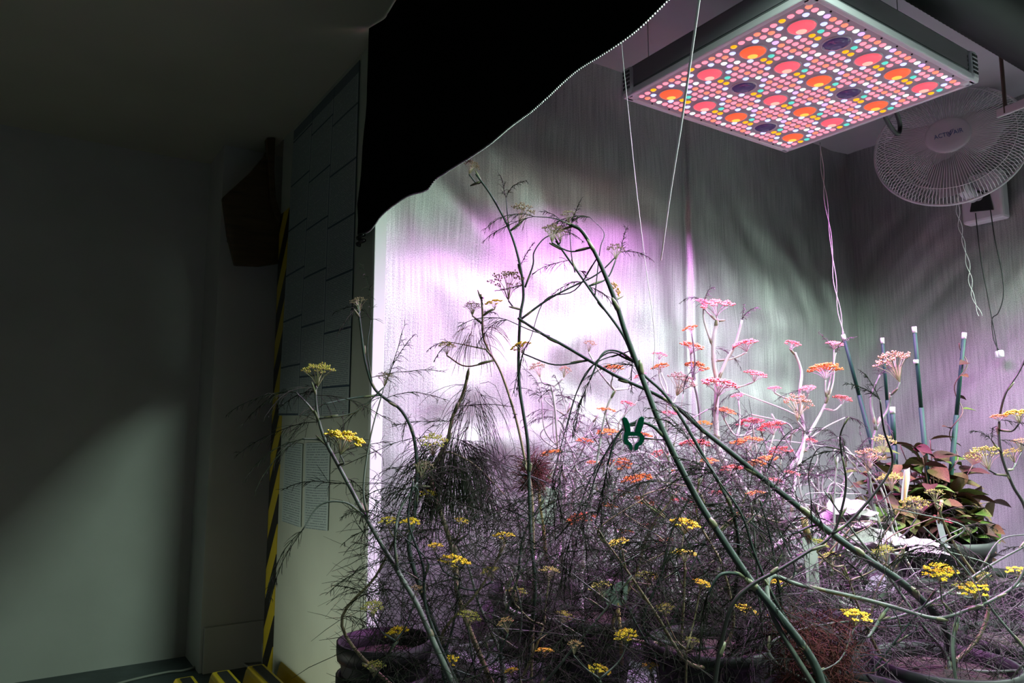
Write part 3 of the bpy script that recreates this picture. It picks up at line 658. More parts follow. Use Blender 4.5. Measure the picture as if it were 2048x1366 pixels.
stalk('slender dark fennel stalk reaching highest against the silver foil',
      [(952, 348, 1.78), (985, 395, 1.77), (1020, 462, 1.76), (1040, 530, 1.75), (1047, 590, 1.74), (1040, 640, 1.73), (1038, 760, 1.72), (1055, 880, 1.7), (1058, 960, 1.7), (1062, 1080, 1.68), (1070, 1180, 1.66)], 4, 9,
      [(945, 330, 1.78, 34, 's'), (1047, 420, 1.76, 54, 's'), (1016, 560, 1.74, 74, 's')],
      [([(1050, 575, 1.75), (1066, 530, 1.75), (1068, 505, 1.75), (1085, 480, 1.75), (1105, 468, 1.75)], 4), ([(1018, 455, 1.76), (1014, 420, 1.76), (1012, 395, 1.76)], 3), ([(1040, 640, 1.73), (1090, 603, 1.73), (1135, 578, 1.72), (1195, 548, 1.72), (1240, 505, 1.72)], 5)], 5, m_stemd, m_hair, bare_top=.25, leafL=.09)
stalk('thin fennel stalk running close behind the thick dark stalk',
      [(1112, 482, 1.68), (1135, 515, 1.67), (1160, 550, 1.66), (1195, 600, 1.65), (1245, 668, 1.63), (1278, 738, 1.62), (1335, 795, 1.6), (1400, 900, 1.58), (1470, 1040, 1.56)], 4, 8,
      [(1232, 497, 1.68, 40, 's'), (1118, 462, 1.68, 40, 's')], [([(1150, 545, 1.66), (1143, 510, 1.66), (1140, 470, 1.66)], 3), ([(1190, 590, 1.65), (1200, 500, 1.65), (1208, 465, 1.66), (1180, 435, 1.66)], 2.5)], 7, m_stemd, m_hair, bare_top=.1, leafL=.11)
stalk('fennel stalk with a wide yellow head leaning out over the posters',
      [(631, 768, 1.55), (633, 812, 1.55), (640, 850, 1.55), (655, 890, 1.55), (690, 955, 1.54), (738, 1045, 1.52), (800, 1150, 1.5), (835, 1210, 1.48), (870, 1290, 1.46), (905, 1366, 1.45)], 4, 15,
      [(636, 738, 1.55, 66, 'g', (0, 0, 1)), (692, 874, 1.5, 88, 'y', (.25, -.15, 1)), (770, 752, 1.56, 36, 's')],
      [([(636, 835, 1.55), (615, 808, 1.55), (592, 785, 1.55)], 5), ([(655, 892, 1.55), (640, 880, 1.55), (605, 878, 1.55)], 6), ([(737, 1042, 1.52), (727, 975, 1.52), (742, 870, 1.54), (768, 775, 1.56)], 5),
       ([(728, 1030, 1.52), (690, 1005, 1.52), (640, 1010, 1.52), (605, 1060, 1.5)], 5), ([(795, 1140, 1.5), (790, 1080, 1.5), (800, 1020, 1.52), (835, 965, 1.54)], 7)], 26, m_stem, m_hair, leafL=.16, side=3)
stalk('curved dark fennel stalk bowing across the white post',
      [(716, 610, 1.72), (722, 660, 1.72), (730, 720, 1.72), (745, 770, 1.72), (765, 793, 1.72), (800, 818, 1.72), (822, 855, 1.71), (832, 900, 1.7), (834, 960, 1.68), (828, 1040, 1.66), (822, 1120, 1.62)], 4, 10,
      [(716, 602, 1.72, 36, 's'), (868, 880, 1.7, 62, 'g'), (848, 932, 1.68, 50, 's')], [([(760, 790, 1.72), (700, 797, 1.7), (648, 808, 1.66)], 5), ([(745, 770, 1.72), (735, 700, 1.72), (742, 640, 1.74)], 3)], 14, m_stemd, m_hair, leafL=.15, side=3)
t8, _ = stalk('tan fennel stalk trailing a curtain of drooping threads',
      [(937, 745, 1.8), (925, 790, 1.8), (905, 835, 1.79), (895, 880, 1.78), (878, 915, 1.77), (862, 950, 1.76), (872, 1000, 1.74), (893, 1060, 1.72), (912, 1130, 1.7), (918, 1200, 1.68)], 6, 11,
      [(855, 985, 1.7, 36, 'y'), (925, 1040, 1.66, 32, 'y')], [([(880, 910, 1.77), (900, 905, 1.76), (950, 930, 1.74), (1010, 990, 1.7)], 4)], 6, m_tan, m_hair)
mop(t8, 945, 768, 1.8, 46, 210, 90, m_hair); mop(t8, 905, 880, 1.78, 120, 210, 620, m_hair, .0007)
t9, _ = stalk('brown wispy fennel stalk with a small yellow cluster against the foil',
      [(962, 588, 1.82), (965, 625, 1.82), (966, 670, 1.82), (978, 702, 1.82), (1002, 745, 1.81), (1030, 830, 1.8), (1050, 920, 1.78), (1065, 1010, 1.76)], 4, 6,
      [(986, 604, 1.82, 36, 'y'), (945, 612, 1.82, 36, 's'), (895, 690, 1.82, 38, 'g')], [([(978, 700, 1.82), (930, 690, 1.82), (905, 685, 1.82)], 3)], 5, m_tan, m_hair, leafL=.08)
mop(t9, 952, 640, 1.82, 50, 110, 50, m_hairb)
stalk('black dry fennel stalk forking in front of the lavender leaves',
      [(1692, 840, 1.4), (1680, 880, 1.4), (1692, 960, 1.39), (1683, 1020, 1.38), (1662, 1072, 1.37), (1612, 1106, 1.36), (1560, 1138, 1.35), (1500, 1172, 1.34), (1462, 1215, 1.33), (1442, 1290, 1.32), (1428, 1380, 1.3)], 3, 11,
      [], [([(1664, 1068, 1.37), (1700, 1042, 1.38), (1750, 985, 1.39), (1785, 925, 1.4), (1768, 860, 1.4), (1760, 800, 1.4)], 7), ([(1688, 900, 1.4), (1640, 895, 1.4), (1618, 940, 1.4), (1622, 1000, 1.4)], 3)], 3, m_blk, m_hair, leafL=.08)
stalk('dark fennel stalk curling down along the right edge of the picture',
      [(2062, 690, 1.9), (2040, 740, 1.9), (2010, 790, 1.9), (1998, 850, 1.9), (2003, 910, 1.88), (2025, 970, 1.86), (2050, 1015, 1.84), (2070, 1100, 1.8)], 3, 8,
      [(1997, 832, 1.88, 30, 'o'), (2036, 826, 1.86, 50, 'y'), (1968, 905, 1.9, 66, 'g'), (2020, 905, 1.9, 40, 'g'), (2042, 885, 1.95, 34, 't')], [([(2003, 905, 1.88), (1990, 890, 1.88), (1983, 880, 1.88)], 4)], 3, m_blk, m_hair, leafL=.08)
stalk('grey fennel stalk sagging low across the bottom right',
      [(2062, 1105, 1.5), (2035, 1165, 1.5), (1985, 1200, 1.5), (1950, 1214, 1.5), (1900, 1232, 1.5), (1860, 1235, 1.5), (1780, 1212, 1.5), (1700, 1192, 1.5), (1600, 1170, 1.49), (1540, 1155, 1.48)], 5, 11,
      [(1712, 1228, 1.46, 62, 'y'), (1880, 1140, 1.52, 64, 'y'), (1950, 1176, 1.5, 60, 'y'), (2035, 1140, 1.55, 44, 'y')], [([(1775, 1215, 1.5), (1745, 1262, 1.48), (1735, 1275, 1.46)], 8), ([(1915, 1235, 1.5), (1905, 1290, 1.48), (1912, 1370, 1.46)], 11), ([(1690, 1190, 1.5), (1640, 1185, 1.5), (1560, 1190, 1.49)], 4)], 7, m_stem, m_hairp, leafL=.1)
stalk('long straight green fennel stalk slanting through the lower right',
      [(2062, 1086, 1.62), (1985, 1128, 1.6), (1880, 1195, 1.57), (1790, 1235, 1.55), (1700, 1242, 1.53), (1600, 1260, 1.5), (1540, 1290, 1.48)], 4, 7,
      [(1922, 1170, 1.58, 40, 'g'), (1965, 1150, 1.6, 36, 'g'), (1885, 1150, 1.6, 30, 'g')], [([(1960, 1140, 1.6), (2000, 1080, 1.62), (2058, 1068, 1.62)], 4)], 5, m_stem, m_hairp, leafL=.1)
stalk('pale lilac-lit fennel stalk standing tallest under the grow light',
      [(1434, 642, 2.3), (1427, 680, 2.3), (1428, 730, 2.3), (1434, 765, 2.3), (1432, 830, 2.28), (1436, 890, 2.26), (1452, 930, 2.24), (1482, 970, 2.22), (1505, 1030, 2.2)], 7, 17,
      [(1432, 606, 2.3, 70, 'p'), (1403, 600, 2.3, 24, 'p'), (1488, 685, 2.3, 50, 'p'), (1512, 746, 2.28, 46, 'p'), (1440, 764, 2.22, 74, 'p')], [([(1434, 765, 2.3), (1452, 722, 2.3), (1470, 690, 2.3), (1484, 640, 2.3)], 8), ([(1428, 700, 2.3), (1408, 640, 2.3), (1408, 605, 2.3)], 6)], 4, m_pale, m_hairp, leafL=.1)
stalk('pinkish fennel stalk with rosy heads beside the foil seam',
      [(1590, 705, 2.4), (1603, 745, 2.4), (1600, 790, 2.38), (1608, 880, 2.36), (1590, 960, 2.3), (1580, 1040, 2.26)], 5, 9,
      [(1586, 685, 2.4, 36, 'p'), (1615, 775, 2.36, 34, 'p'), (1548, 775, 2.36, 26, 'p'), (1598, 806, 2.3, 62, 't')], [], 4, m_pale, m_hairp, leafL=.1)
stalk('fennel stalk with a flat orange head by the leaning stake',
      [(1655, 800, 2.45), (1640, 830, 2.45), (1600, 900, 2.42), (1560, 985, 2.38), (1530, 1060, 2.35)], 5, 9,
      [(1648, 735, 2.45, 64, 'o'), (1670, 686, 2.46, 34, 'p'), (1685, 795, 2.44, 36, 'p'), (1620, 880, 2.4, 30, 'p')], [([(1650, 805, 2.45), (1665, 740, 2.46), (1672, 705, 2.46)], 4), ([(1610, 885, 2.42), (1650, 855, 2.42), (1690, 835, 2.42)], 4)], 4, m_pale, m_hairp, leafL=.1)
stalk('fennel stalk with a tall tan seed head among the green stakes',
      [(1782, 790, 2.3), (1775, 820, 2.3), (1752, 860, 2.28), (1742, 920, 2.26), (1740, 980, 2.24), (1762, 1060, 2.2), (1790, 1130, 2.15)], 4, 12,
      [(1785, 722, 2.3, 74, 't'), (1738, 912, 2.2, 56, 't'), (1830, 1005, 2.1, 60, 'g'), (1770, 880, 2.22, 50, 'g'), (1780, 955, 2.16, 50, 'g')], [([(1752, 860, 2.28), (1742, 800, 2.3), (1760, 750, 2.3)], 8), ([(1765, 1060, 2.2), (1730, 1000, 2.2), (1682, 940, 2.2)], 5)], 4, m_stem, m_hairp, leafL=.09)

# clusters of heads in the thicket: each cluster is one stalk
def clusters(heads, dfun, size):
    hs = heads[:]; out = []
    while hs:
        c = [hs.pop(0)]; hs.sort(key=lambda q: (q[0]-c[0][0])**2 + (q[1]-c[0][1])**2)
        while hs and len(c) < size and (hs[0][0]-c[0][0])**2 + (hs[0][1]-c[0][1])**2 < 130**2: c.append(hs.pop(0))
        out.append(c)
    return out
back = [(1225,735,50,'o'),(1320,707,32,'p'),(1318,732,36,'o'),(1380,655,34,'o'),(1386,690,50,'o'),(1392,730,50,'o'),(1365,760,58,'s'),(1212,818,40,'o'),(1255,805,34,'p'),(1340,825,34,'p'),(1215,862,44,'o'),(1390,885,60,'p'),(1405,845,34,'o'),(1450,820,44,'o'),
        (1500,842,56,'p'),(1542,850,54,'p'),(1490,880,64,'o'),(1522,920,66,'o'),(1560,900,50,'p'),(1462,935,50,'p'),(1240,925,50,'o'),(1190,925,34,'o'),(1272,955,64,'o'),(1160,1035,64,'o'),(1292,1000,54,'o'),(1330,1080,44,'o'),(1440,985,44,'p'),(1100,905,44,'o'),(1352,945,40,'o'),(1320,905,40,'p'),
        (1180,688,28,'t'),(1075,735,36,'t'),(1130,740,28,'t'),(1290,870,40,'o'),(1240,985,44,'o'),(1400,1010,46,'p'),(1485,1030,40,'o'),(1360,1000,36,'p'),(1545,960,40,'p'),(1220,1010,36,'o'),(1170,880,34,'o'),(1280,750,26,'p'),(1420,920,36,'o'),(1510,985,40,'o'),(1300,1050,40,'p'),(1250,1060,36,'o'),(1585,945,34,'p'),(1475,790,30,'p')]
front = [(912,1120,62,'y'),(1010,1070,46,'y'),(1235,1083,42,'y'),(1370,1045,60,'y'),(1370,1105,50,'y'),(1405,1165,38,'y'),(1250,1268,48,'y'),(1200,1338,48,'y'),(775,1040,38,'y'),(820,1042,42,'y'),(745,1212,44,'g'),(792,1262,50,'y'),(750,1330,44,'g'),(1022,1340,30,'y'),(1035,1182,46,'g'),(1200,1172,50,'g'),
         (1450,1310,50,'y'),(1495,1218,46,'y'),(1660,1112,44,'g'),(940,1230,46,'g'),(1480,1335,36,'y'),(1560,1162,44,'y'),(1870,985,40,'g'),(1552,1228,34,'y'),(1100,1140,40,'g'),(1295,1150,46,'g'),(870,1090,34,'y'),(1130,1230,38,'g'),(835,1180,36,'t'),(1330,1215,38,'g'),(1640,1085,36,'g'),(1010,1245,36,'t'),(1385,1280,34,'g'),(1610,1310,40,'y'),(1765,1100,46,'g'),(900,1320,40,'y'),(1090,1300,36,'y'),(1300,1330,36,'y'),(980,1140,40,'g'),(1150,1290,34,'t')]
BACK_LABELS = ['fennel stalk with orange heads just above the green clamp', 'fennel stalk with small orange heads left of the green clamp', 'fennel stalk with rosy heads right beside the green clamp', 'fennel stalk with flat orange heads below the green clamp', 'fennel stalk with orange heads low under the clamp', 'fennel stalk with rosy and orange heads low behind the front thicket', 'fennel stalk with one long orange head right of the white label card', 'fennel stalk with orange heads above the white label card', 'fennel stalk with small tan heads against the foil near the leaning stalks', 'fennel stalk with rosy heads left of the foil seam', 'fennel stalk with three tiered orange heads in front of the foil seam', 'fennel stalk with rosy heads right of the tall lilac stalk', 'fennel stalk with rosy heads left of the tall lilac stalk', 'fennel stalk with a broad salmon head right of the long arching stalk', 'fennel stalk with salmon heads at the foot of the tall lilac stalk', 'fennel stalk with rosy heads under the long arching stalk', 'fennel stalk with salmon heads between the two crossing dark stalks', 'fennel stalk with one orange head behind the thick dark stalk']
FRONT_LABELS = ['fennel stalk with the densest yellow heads in the lower left thicket', 'fennel stalk with loose yellow heads over the stack of pots', 'fennel stalk with sparse greenish heads in the dark lower left thicket', 'fennel stalk with greenish heads below the white label card', 'fennel stalk with one yellow head left of the white label card', 'fennel stalk with a pair of yellow heads beside the white post', 'fennel stalk with one greenish head at the lowest left corner of the thicket', 'fennel stalk with small yellow heads at the bottom middle left', 'fennel stalk with yellow heads at the bottom below the pale green label', 'fennel stalk with heads around the pale green label', 'fennel stalk with greenish heads beneath the thick dark stalk', 'fennel stalk with two flat yellow heads left of the thick dark stalk', 'fennel stalk with yellow heads where the black dry stalk bends', 'fennel stalk with yellow heads at the bottom right of the black dry stalk', 'fennel stalk with one yellow head at the bottom middle', 'fennel stalk with one yellow head in the rusty brown tuft', 'fennel stalk with loose greenish heads over the downy leaves', 'fennel stalk with one greenish head before the bronze leaves']
for lb, c in zip(BACK_LABELS, clusters(back, None, 3)):
    cx = sum(q[0] for q in c) / len(c); cy = max(q[1] for q in c) + 60; d = R_.uniform(2.1, 2.5)
    bx = cx + R_.uniform(-60, 60); 
    stalk(lb, [(cx, cy - 30, d), (cx + (bx-cx)*.4, cy + 40, d), (bx, max(cy + 110, 1080), d)], 4, 8,
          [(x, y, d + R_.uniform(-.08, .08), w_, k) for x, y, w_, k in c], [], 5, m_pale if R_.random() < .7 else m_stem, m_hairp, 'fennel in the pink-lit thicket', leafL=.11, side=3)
for lb, c in zip(FRONT_LABELS, clusters(front, None, 3)):
    cx = sum(q[0] for q in c) / len(c); cy = max(q[1] for q in c) + 50; d = R_.uniform(1.45, 1.75)
    bx = cx + R_.uniform(-140, 140)
    stalk(lb, [(cx, cy - 30, d), (cx + (bx-cx)*.4, cy + 60, d), (bx, cy + 160, d)], 4, 9,
          [(x, y, d + R_.uniform(-.06, .06), w_, k) for x, y, w_, k in c], [], 7, R_.choice((m_stem, m_stemd, m_tan)), m_hair, 'fennel in the front thicket', leafL=.13)
# bare stalks that fill the thicket
for k in range(60):
    u = R_.random()
    if k < 26:
        px = R_.uniform(800, 1980); py = R_.uniform(940, 1180); d = R_.uniform(1.45, 2.0); lab, g, hm, sm = 'bare crooked fennel stalk tangled in the front thicket', 'bare stalks in the front thicket', m_hair, R_.choice((m_stem, m_stemd, m_tan))
    else:
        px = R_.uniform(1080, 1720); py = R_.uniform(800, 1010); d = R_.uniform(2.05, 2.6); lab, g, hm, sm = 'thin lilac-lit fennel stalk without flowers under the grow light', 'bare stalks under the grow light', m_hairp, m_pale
    sx = R_.uniform(-220, 220) if px > 960 else R_.uniform(20, 240)
    tw = []
    for q in range(3):
        f = R_.uniform(.1, .8); ax, ay = px + sx * f, py + 260 * f; tw.append(([(ax, ay, d), (ax + R_.uniform(-60, 60), ay - 40, d), (ax + R_.uniform(-140, 140), ay - R_.uniform(20, 120), d)], R_.uniform(2.5, 4.5)))
    stalk(lab, [(px, py, d), (px + sx * .3 + R_.uniform(-25, 25), py + 80, d), (px + sx * .65, py + 170, d), (px + sx, py + 270, d)], 3, R_.uniform(7, 11), [], tw, 9 if k < 26 else 5, sm, hm, g, leafL=.13)

# the tangle of loose threads between the stalks: nobody could count it
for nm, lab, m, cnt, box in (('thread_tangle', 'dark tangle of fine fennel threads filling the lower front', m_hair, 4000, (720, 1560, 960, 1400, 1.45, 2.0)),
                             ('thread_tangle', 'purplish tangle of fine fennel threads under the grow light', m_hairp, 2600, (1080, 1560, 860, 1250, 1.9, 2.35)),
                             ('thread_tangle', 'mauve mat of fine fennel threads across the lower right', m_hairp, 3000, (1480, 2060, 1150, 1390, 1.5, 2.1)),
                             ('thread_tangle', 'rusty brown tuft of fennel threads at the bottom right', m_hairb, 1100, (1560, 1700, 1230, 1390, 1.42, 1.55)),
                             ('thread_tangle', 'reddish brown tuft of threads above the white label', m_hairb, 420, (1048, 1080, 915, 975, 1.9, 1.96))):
    b = MB(); x0, x1, y0, y1, d0, d1 = box
    for k in range(cnt):
        y = y0 + (y1 - y0) * R_.random() ** .8; p = atp(R_.uniform(x0, x1), y, R_.uniform(d0, d1)); d = rv(1); d.z *= .8
        L = R_.uniform(.05, .16) if cnt > 1200 else R_.uniform(.03, .07)
        th = thread(b, p, d, L, R_.uniform(.00045, .0008), R_.uniform(-.2, 1.0), .16, 4)
        if R_.random() < .6: thread(b, th[2], d + rv(.8), L * .5, .0005, .4, .15, 2)
    o = obj(b, nm, m); o['kind'] = 'stuff'; tag(o, lab, 'fennel')

# ------------------------------------------------------------------ leafy bronze plant, climbing vine, stakes
m_lb = mat('bronze leaf', (.055, .024, .02), .6, spec=.15, var=.35, vscale=25); m_lg = mat('green leaf', (.075, .115, .025), .6, spec=.15, var=.35, vscale=25)
m_lo = mat('olive red leaf', (.085, .055, .022), .6, spec=.15, var=.4, vscale=25); m_lr = mat('red leaf', (.22, .04, .04), .6, spec=.15, var=.3, vscale=25)
m_vs = mat('vine stem', (.10, .05, .035), .5); m_silver = mat('downy leaf', (.52, .46, .48), .9, spec=.1, var=.25, vscale=30, bump=.8, bscale=70)
def leaf_mesh(name, m, width=.5, fold=.12, curl=.2, nu=6, wav=0, thick=False):
    """unit leaf: base at the origin, blade along +x, midrib grooved"""
    vs = []; fs = []; cols = (-1, -.55, 0, .55, 1)
    for i in range(nu + 1):
        f = i / nu; hw = width * .5 * math.sin(math.pi * min(1, .04 + f * .96) ** .8) ** .9 if 0 < i < nu else .01
        for c in cols: vs.append((f, c * hw, abs(c) ** 1.2 * hw * fold * 4 * .5 - curl * f * f + wav * math.sin(f * 23 + c * 5) * .03))
    k = len(cols)
    for i in range(nu):
        for j in range(k - 1): a = i * k + j; fs.append((a, a + 1, a + k + 1, a + k))
    b = MB(); b.add(vs, fs); return b.mesh(name, m, True)
LEAF = [leaf_mesh('leaf', m, w_, .16, c_) for m in (m_lb, m_lg, m_lo) for w_, c_ in ((.55, .18), (.65, .3))]
def put_leaf(me, parent, p, d, L, roll=None, name='leaf'):
    d = Vector(d).normalized(); q = d.to_track_quat('X', 'Z'); q = q @ Matrix.Rotation(roll if roll is not None else R_.uniform(-.6, .6), 3, 'X').to_quaternion()
    return inst(me, name, parent, p, q, L)
cen = Vector((LPp.x, LPp.y, BZ + .27))
t = thing('leafy_plant', cen, 'bushy plant with oval bronze and green leaves in the large black pot', 'plant')
L1 = []
tips = []
for k in range(44):
    a = R_.uniform(0, 6.3); q = R_.uniform(.03, .24); h = R_.uniform(.02, .30) * (1.2 - q * 2.0); tips.append(cen + Vector((q*math.cos(a), q*math.sin(a), h)))
tips += [atp(x, y, d) for x, y, d in [(1745, 905, 2.6), (1770, 880, 2.62), (1800, 890, 2.66), (1830, 895, 2.6), (1860, 880, 2.6), (1730, 970, 2.5), (1715, 1000, 2.5), (1760, 930, 2.5), (1920, 985, 2.62), (1935, 1000, 2.6), (1958, 1030, 2.6), (1975, 1060, 2.6), (1990, 1120, 2.62), (1960, 1090, 2.55), (1985, 1170, 2.62), (1975, 1215, 2.6), (1945, 1150, 2.55), (1875, 1000, 2.45), (1840, 1030, 2.42), (1900, 1050, 2.42), (1945, 930, 2.65), (1925, 945, 2.66), (1860, 960, 2.5), (1800, 985, 2.45), (1700, 1010, 2.35), (1712, 970, 2.4), (1725, 945, 2.42), (1742, 985, 2.35), (1760, 1015, 2.35), (1782, 950, 2.4), (1790, 1040, 2.35), (1820, 1075, 2.35), (1845, 915, 2.5)]]
for tp in tips:
    b = MB(); bs_ = cen + Vector(((tp.x - cen.x) * .3, (tp.y - cen.y) * .3, 0)); mid = bs_.lerp(tp, .5) + Vector((0, 0, .05))
    pts = spline([bs_, mid, tp], 4); b.tube(pts, [.003] * 4 + [.0018] * 5, 5); obj(b, 'stem', m_vs, t, smooth=True)
    for j in range(R_.randint(4, 7)):
        p = pts[R_.randint(3, 8)]; d = rv(1); d.z = R_.uniform(-.35, .45)
        put_leaf(R_.choice(LEAF), t, p, d, R_.uniform(.058, .098))
rp_ = leaf_mesh('leaf', m_lr, .35, .2, .15); rc = atp(1886, 1040, 2.3)
tr = thing('red_sprig', rc, 'small star of red leaves above the lavender label', 'plant')
for k in range(8): put_leaf(rp_, tr, rc, (math.cos(k * .8), math.sin(k * .8), R_.uniform(-.2, .5)), R_.uniform(.045, .065))
b = MB(); b.tube(spline([rc, rc + Vector((.03, .05, -.1)), Vector((LPp.x - .05, LPp.y - .05, BZ + .26))], 5), .0028, 5); obj(b, 'stem', m_vs, tr, smooth=True)

m_stake = mat('green stake', (.006, .042, .028), .6, spec=.3); m_tip = mat('stake tip', (.75, .74, .74), .5)
stakes = [([(1688, 676), (1718, 790), (1748, 905)], 2.88, 9, 'green plant stake leaning left, tied to the twine'), ([(1765, 683), (1774, 800), (1792, 960)], 2.8, 8, 'thin green plant stake behind the tan seed head'),
          ([(1785, 822), (1788, 890), (1792, 960)], 2.62, 12, 'short stout green plant stake with a pale cap'), ([(1829, 661), (1842, 815), (1858, 985)], 2.66, 10, 'upright green plant stake with a white band'),
          ([(1928, 673), (1913, 830), (1898, 985)], 2.66, 10, 'green plant stake with a vine climbing it')]
vine_pts = None
for pth, d, wpx, lab in stakes:
    P = [atp(x, y, d) for x, y in pth]; dn = (P[2] - P[1]).normalized(); end = P[2] + dn * max(.0, (P[2].z - (BZ + .28)) / max(.2, -dn.z)); r = px_r(wpx, d)
    t = thing('plant_stake', end, lab, 'stake')
    b = MB(); b.tube([P[0], P[1]], r * .8, 8); b.tube([P[1], end], r, 8); obj(b, 'rod', m_stake, t, smooth=True)
    up_ = (P[0] - P[1]).normalized(); b = MB(); b.tube([P[0] - up_ * .008, P[0] + up_ * .014], r * .9, 8); obj(b, 'cap', m_tip, t, smooth=True)
    if 'band' in lab: c = atp(1832, 723, d); b = MB(); b.tube([c - up_ * .007, c + up_ * .007], r, 8); obj(b, 'band', m_tip, t, smooth=True)
    if 'vine' in lab: vine_pts = (P[0], end, r)
a0, a1, r = vine_pts; t = thing('climbing_vine', a1, 'thin vine with small red and green leaves twining up a stake', 'vine')
n = 60; vp = [a1.lerp(a0 + (a1 - a0) * .03, i / n) + Vector((math.cos(i * .45), math.sin(i * .45), 0)) * (r + .004 + .006 * abs(math.sin(i * .21))) for i in range(n + 1)]
b = MB(); b.tube(vp, .0018, 5); obj(b, 'stem', m_vs, t, smooth=True)
for i, me in ((54, 0), (44, 0), (40, 2), (34, 0), (30, 3), (28, 0), (24, 2), (20, 3), (15, 2), (50, 4), (10, 3)):
    put_leaf(LEAF[me], t, vp[i], (R_.uniform(-1, 1), R_.uniform(-1, .2), R_.uniform(-.2, .3)), R_.uniform(.035, .06))

# downy, pale big leaves under the light
c0 = atp(1660, 1150, 2.25); t = thing('downy_plant', c0, 'plant with large wrinkled downy pale leaves glowing lavender under the light', 'plant')
DL = [leaf_mesh('leaf', m_silver, w_, .10, .25, 10, 1) for w_ in (.55, .7)]
for x, y, dx, dy, L in [(1640, 1060, 1, 0, .17), (1600, 1065, -1, -.1, .15), (1670, 1045, .4, .3, .15), (1690, 1060, 1, .3, .15), (1720, 1075, 1, .1, .15), (1700, 1090, 1, -.3, .16), (1660, 1085, .3, -1, .15), (1640, 1100, -.3, -1, .15), (1740, 1065, 1, .6, .13), (1690, 1110, .2, -1, .14), (1800, 1105, 1, -.3, .13), (1815, 1120, 1, -.6, .11), (1650, 1115, -1, -.6, .14), (1610, 1090, -1, -.7, .13), (1580, 1060, -1, .3, .12), (1720, 1045, .6, .8, .12), (1560, 1100, -1, -.5, .13), (1655, 1030, 0, .6, .12)]:
    p = atp(x, y - 14, 2.2 + R_.uniform(-.1, .08)); d = RT * dx * .8 + FH * (dy * .6) + Vector((0, 0, R_.uniform(-.1, .25)))
    put_leaf(R_.choice(DL), t, p, d, L, R_.uniform(-.3, .5))
    b = MB(); b.tube(spline([p, p.lerp(c0, .5) + Vector((0, 0, .02)), c0 - Vector((0, 0, .05))], 4), .004, 5); obj(b, 'stem', m_pale, t, smooth=True)

# ------------------------------------------------------------------ plant labels and the spring clamp
m_tag = mat('white label card', (.74, .73, .73), .6, var=.06, vscale=20); m_tagl = mat('lavender label', (.58, .56, .6), .6, var=.1, vscale=25); m_kraft = mat('kraft stick', (.36, .24, .10), .7)
def label_card(name, pts, d, m, lab, stick=None):
    P = [atp(x, y, d) for x, y in pts]; c = sum(P, Vector()) / len(P); t = thing(name, P[-1], lab, 'plant label')
    b = MB(); b.prism(P, FH * .0012 + Vector((0, 0, 0))); obj(b, 'card', m, t)
    if stick:
        Q = [atp(x, y, d + .003) for x, y in stick]; b = MB(); b.tube(Q, [px_r(stick_w, d) for _ in Q], 6); obj(b, 'stick', m_kraft, t, smooth=True)
    return t
stick_w = 14
label_card('plant_label', [(1604, 1076), (1618, 1072), (1634, 1074), (1636, 1110), (1640, 1180), (1622, 1188), (1616, 1184), (1608, 1110)], 1.75, m_tag, 'crumpled white plant label strip hanging in front of the downy leaves', [(1608, 1036), (1612, 1060), (1618, 1078)])
stick_w = 7
label_card('plant_label', [(1080, 972), (1117, 978), (1112, 1020), (1106, 1052), (1072, 1046), (1078, 1010)], 2.0, m_tag, 'white plant label card below the reddish brown tuft', [(1078, 970), (1080, 1010), (1086, 1048), (1092, 1120)])
label_card('plant_label', [(1204, 1184), (1240, 1163), (1256, 1165), (1254, 1212), (1214, 1210)], 1.72, mat('pale green label', (.40, .52, .44), .6), 'pale green plant label half hidden in the dark thicket', [(1236, 1205), (1240, 1260), (1244, 1330)])
label_card('plant_label', [(1872, 1040), (1884, 1044), (1897, 1088), (1890, 1110), (1880, 1075)], 2.1, m_tagl, 'narrow lavender label dangling below the red sprig', [(1876, 1046), (1880, 1020), (1884, 1000)])
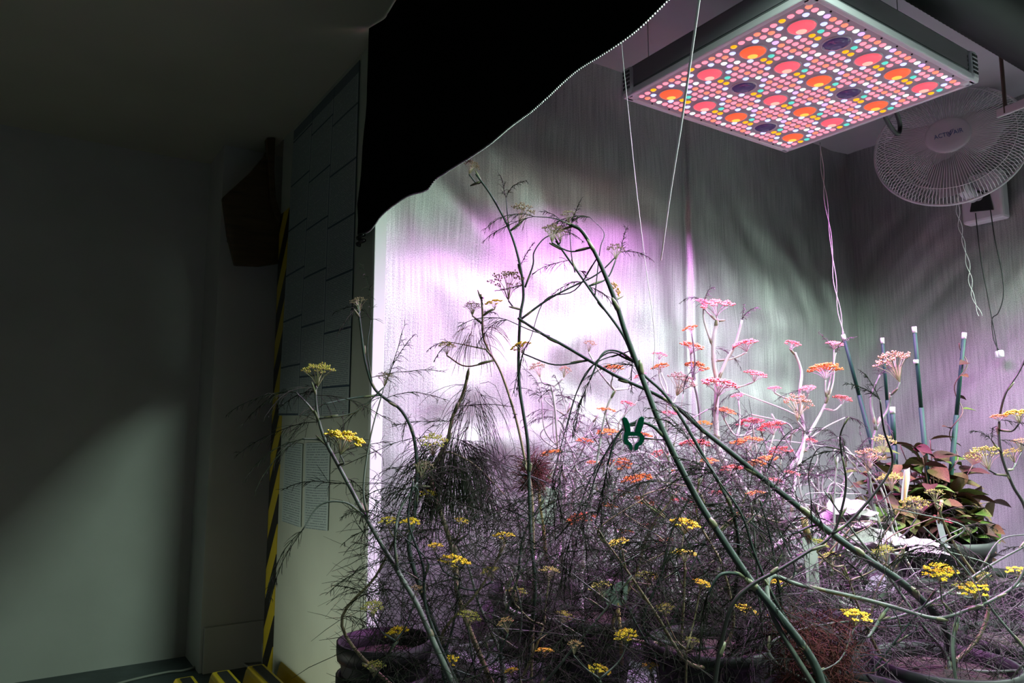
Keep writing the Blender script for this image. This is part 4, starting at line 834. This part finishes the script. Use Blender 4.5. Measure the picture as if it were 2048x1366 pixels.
label_card('plant_label', [(1808, 942), (1820, 935), (1820, 960), (1812, 1003), (1802, 1000), (1804, 970)], 2.4, m_tagl, 'torn lavender label standing among the bronze leaves', [(1812, 940), (1808, 1000), (1806, 1080)])
m_clamp = mat('green clamp plastic', (.0, .075, .038), .3, spec=.5)
dC = 1.44; K = lambda L: [at(x, y, dC) for x, y in L]; cc = at(1267, 868, dC)
t = thing('spring_clamp', cc, 'dark green plastic spring clamp gripping an arched stem', 'clamp')
def cpart(nm, poly, th=.016, off=0.0):
    b = MB(); b.prism([p + FH * off for p in K(poly)], FH * th); obj(b, nm, m_clamp, t, bevel=.0015)
cpart('handle', [(1244, 837), (1249, 833), (1254, 836), (1260, 848), (1262, 864), (1251, 866), (1247, 850)]); cpart('handle', [(1289, 836), (1284, 832), (1278, 836), (1273, 850), (1269, 866), (1281, 868), (1287, 850)])
OUT = [(1249,864),(1281,864),(1289,873),(1288,882),(1284,889),(1278,892),(1276,899),(1270,902),(1264,902),(1259,898),(1257,891),(1250,888),(1247,880),(1247,872)]
INN = [(1257,872),(1277,872),(1279,874),(1279,878),(1277,883),(1272,886),(1269.5,890),(1268.5,895),(1265.5,895),(1264.5,890),(1262,886),(1258,883),(1256,879),(1256,875)]
def ring_part(nm, idx, th):
    b = MB(); o = K([OUT[i] for i in idx]); q = K([INN[i] for i in idx]); f = FH * th; n = len(idx)
    vs = o + q + [p + f for p in o] + [p + f for p in q]; fs = []
    for i in range(n - 1):
        fs += [(i, i+1, n+i+1, n+i), (2*n+i, 3*n+i, 3*n+i+1, 2*n+i+1), (i, 2*n+i, 2*n+i+1, i+1), (n+i, n+i+1, 3*n+i+1, 3*n+i)]
    fs += [(0, n, 3*n, 2*n), (n-1, 3*n-1, 4*n-1, 2*n-1)]
    b.add(vs, fs); obj(b, nm, m_clamp, t)
ring_part('jaw', [1, 2, 3, 4, 5, 6, 7], .02); ring_part('jaw', [8, 9, 10, 11, 12, 13, 0], .02); ring_part('pivot', [0, 1], .018)
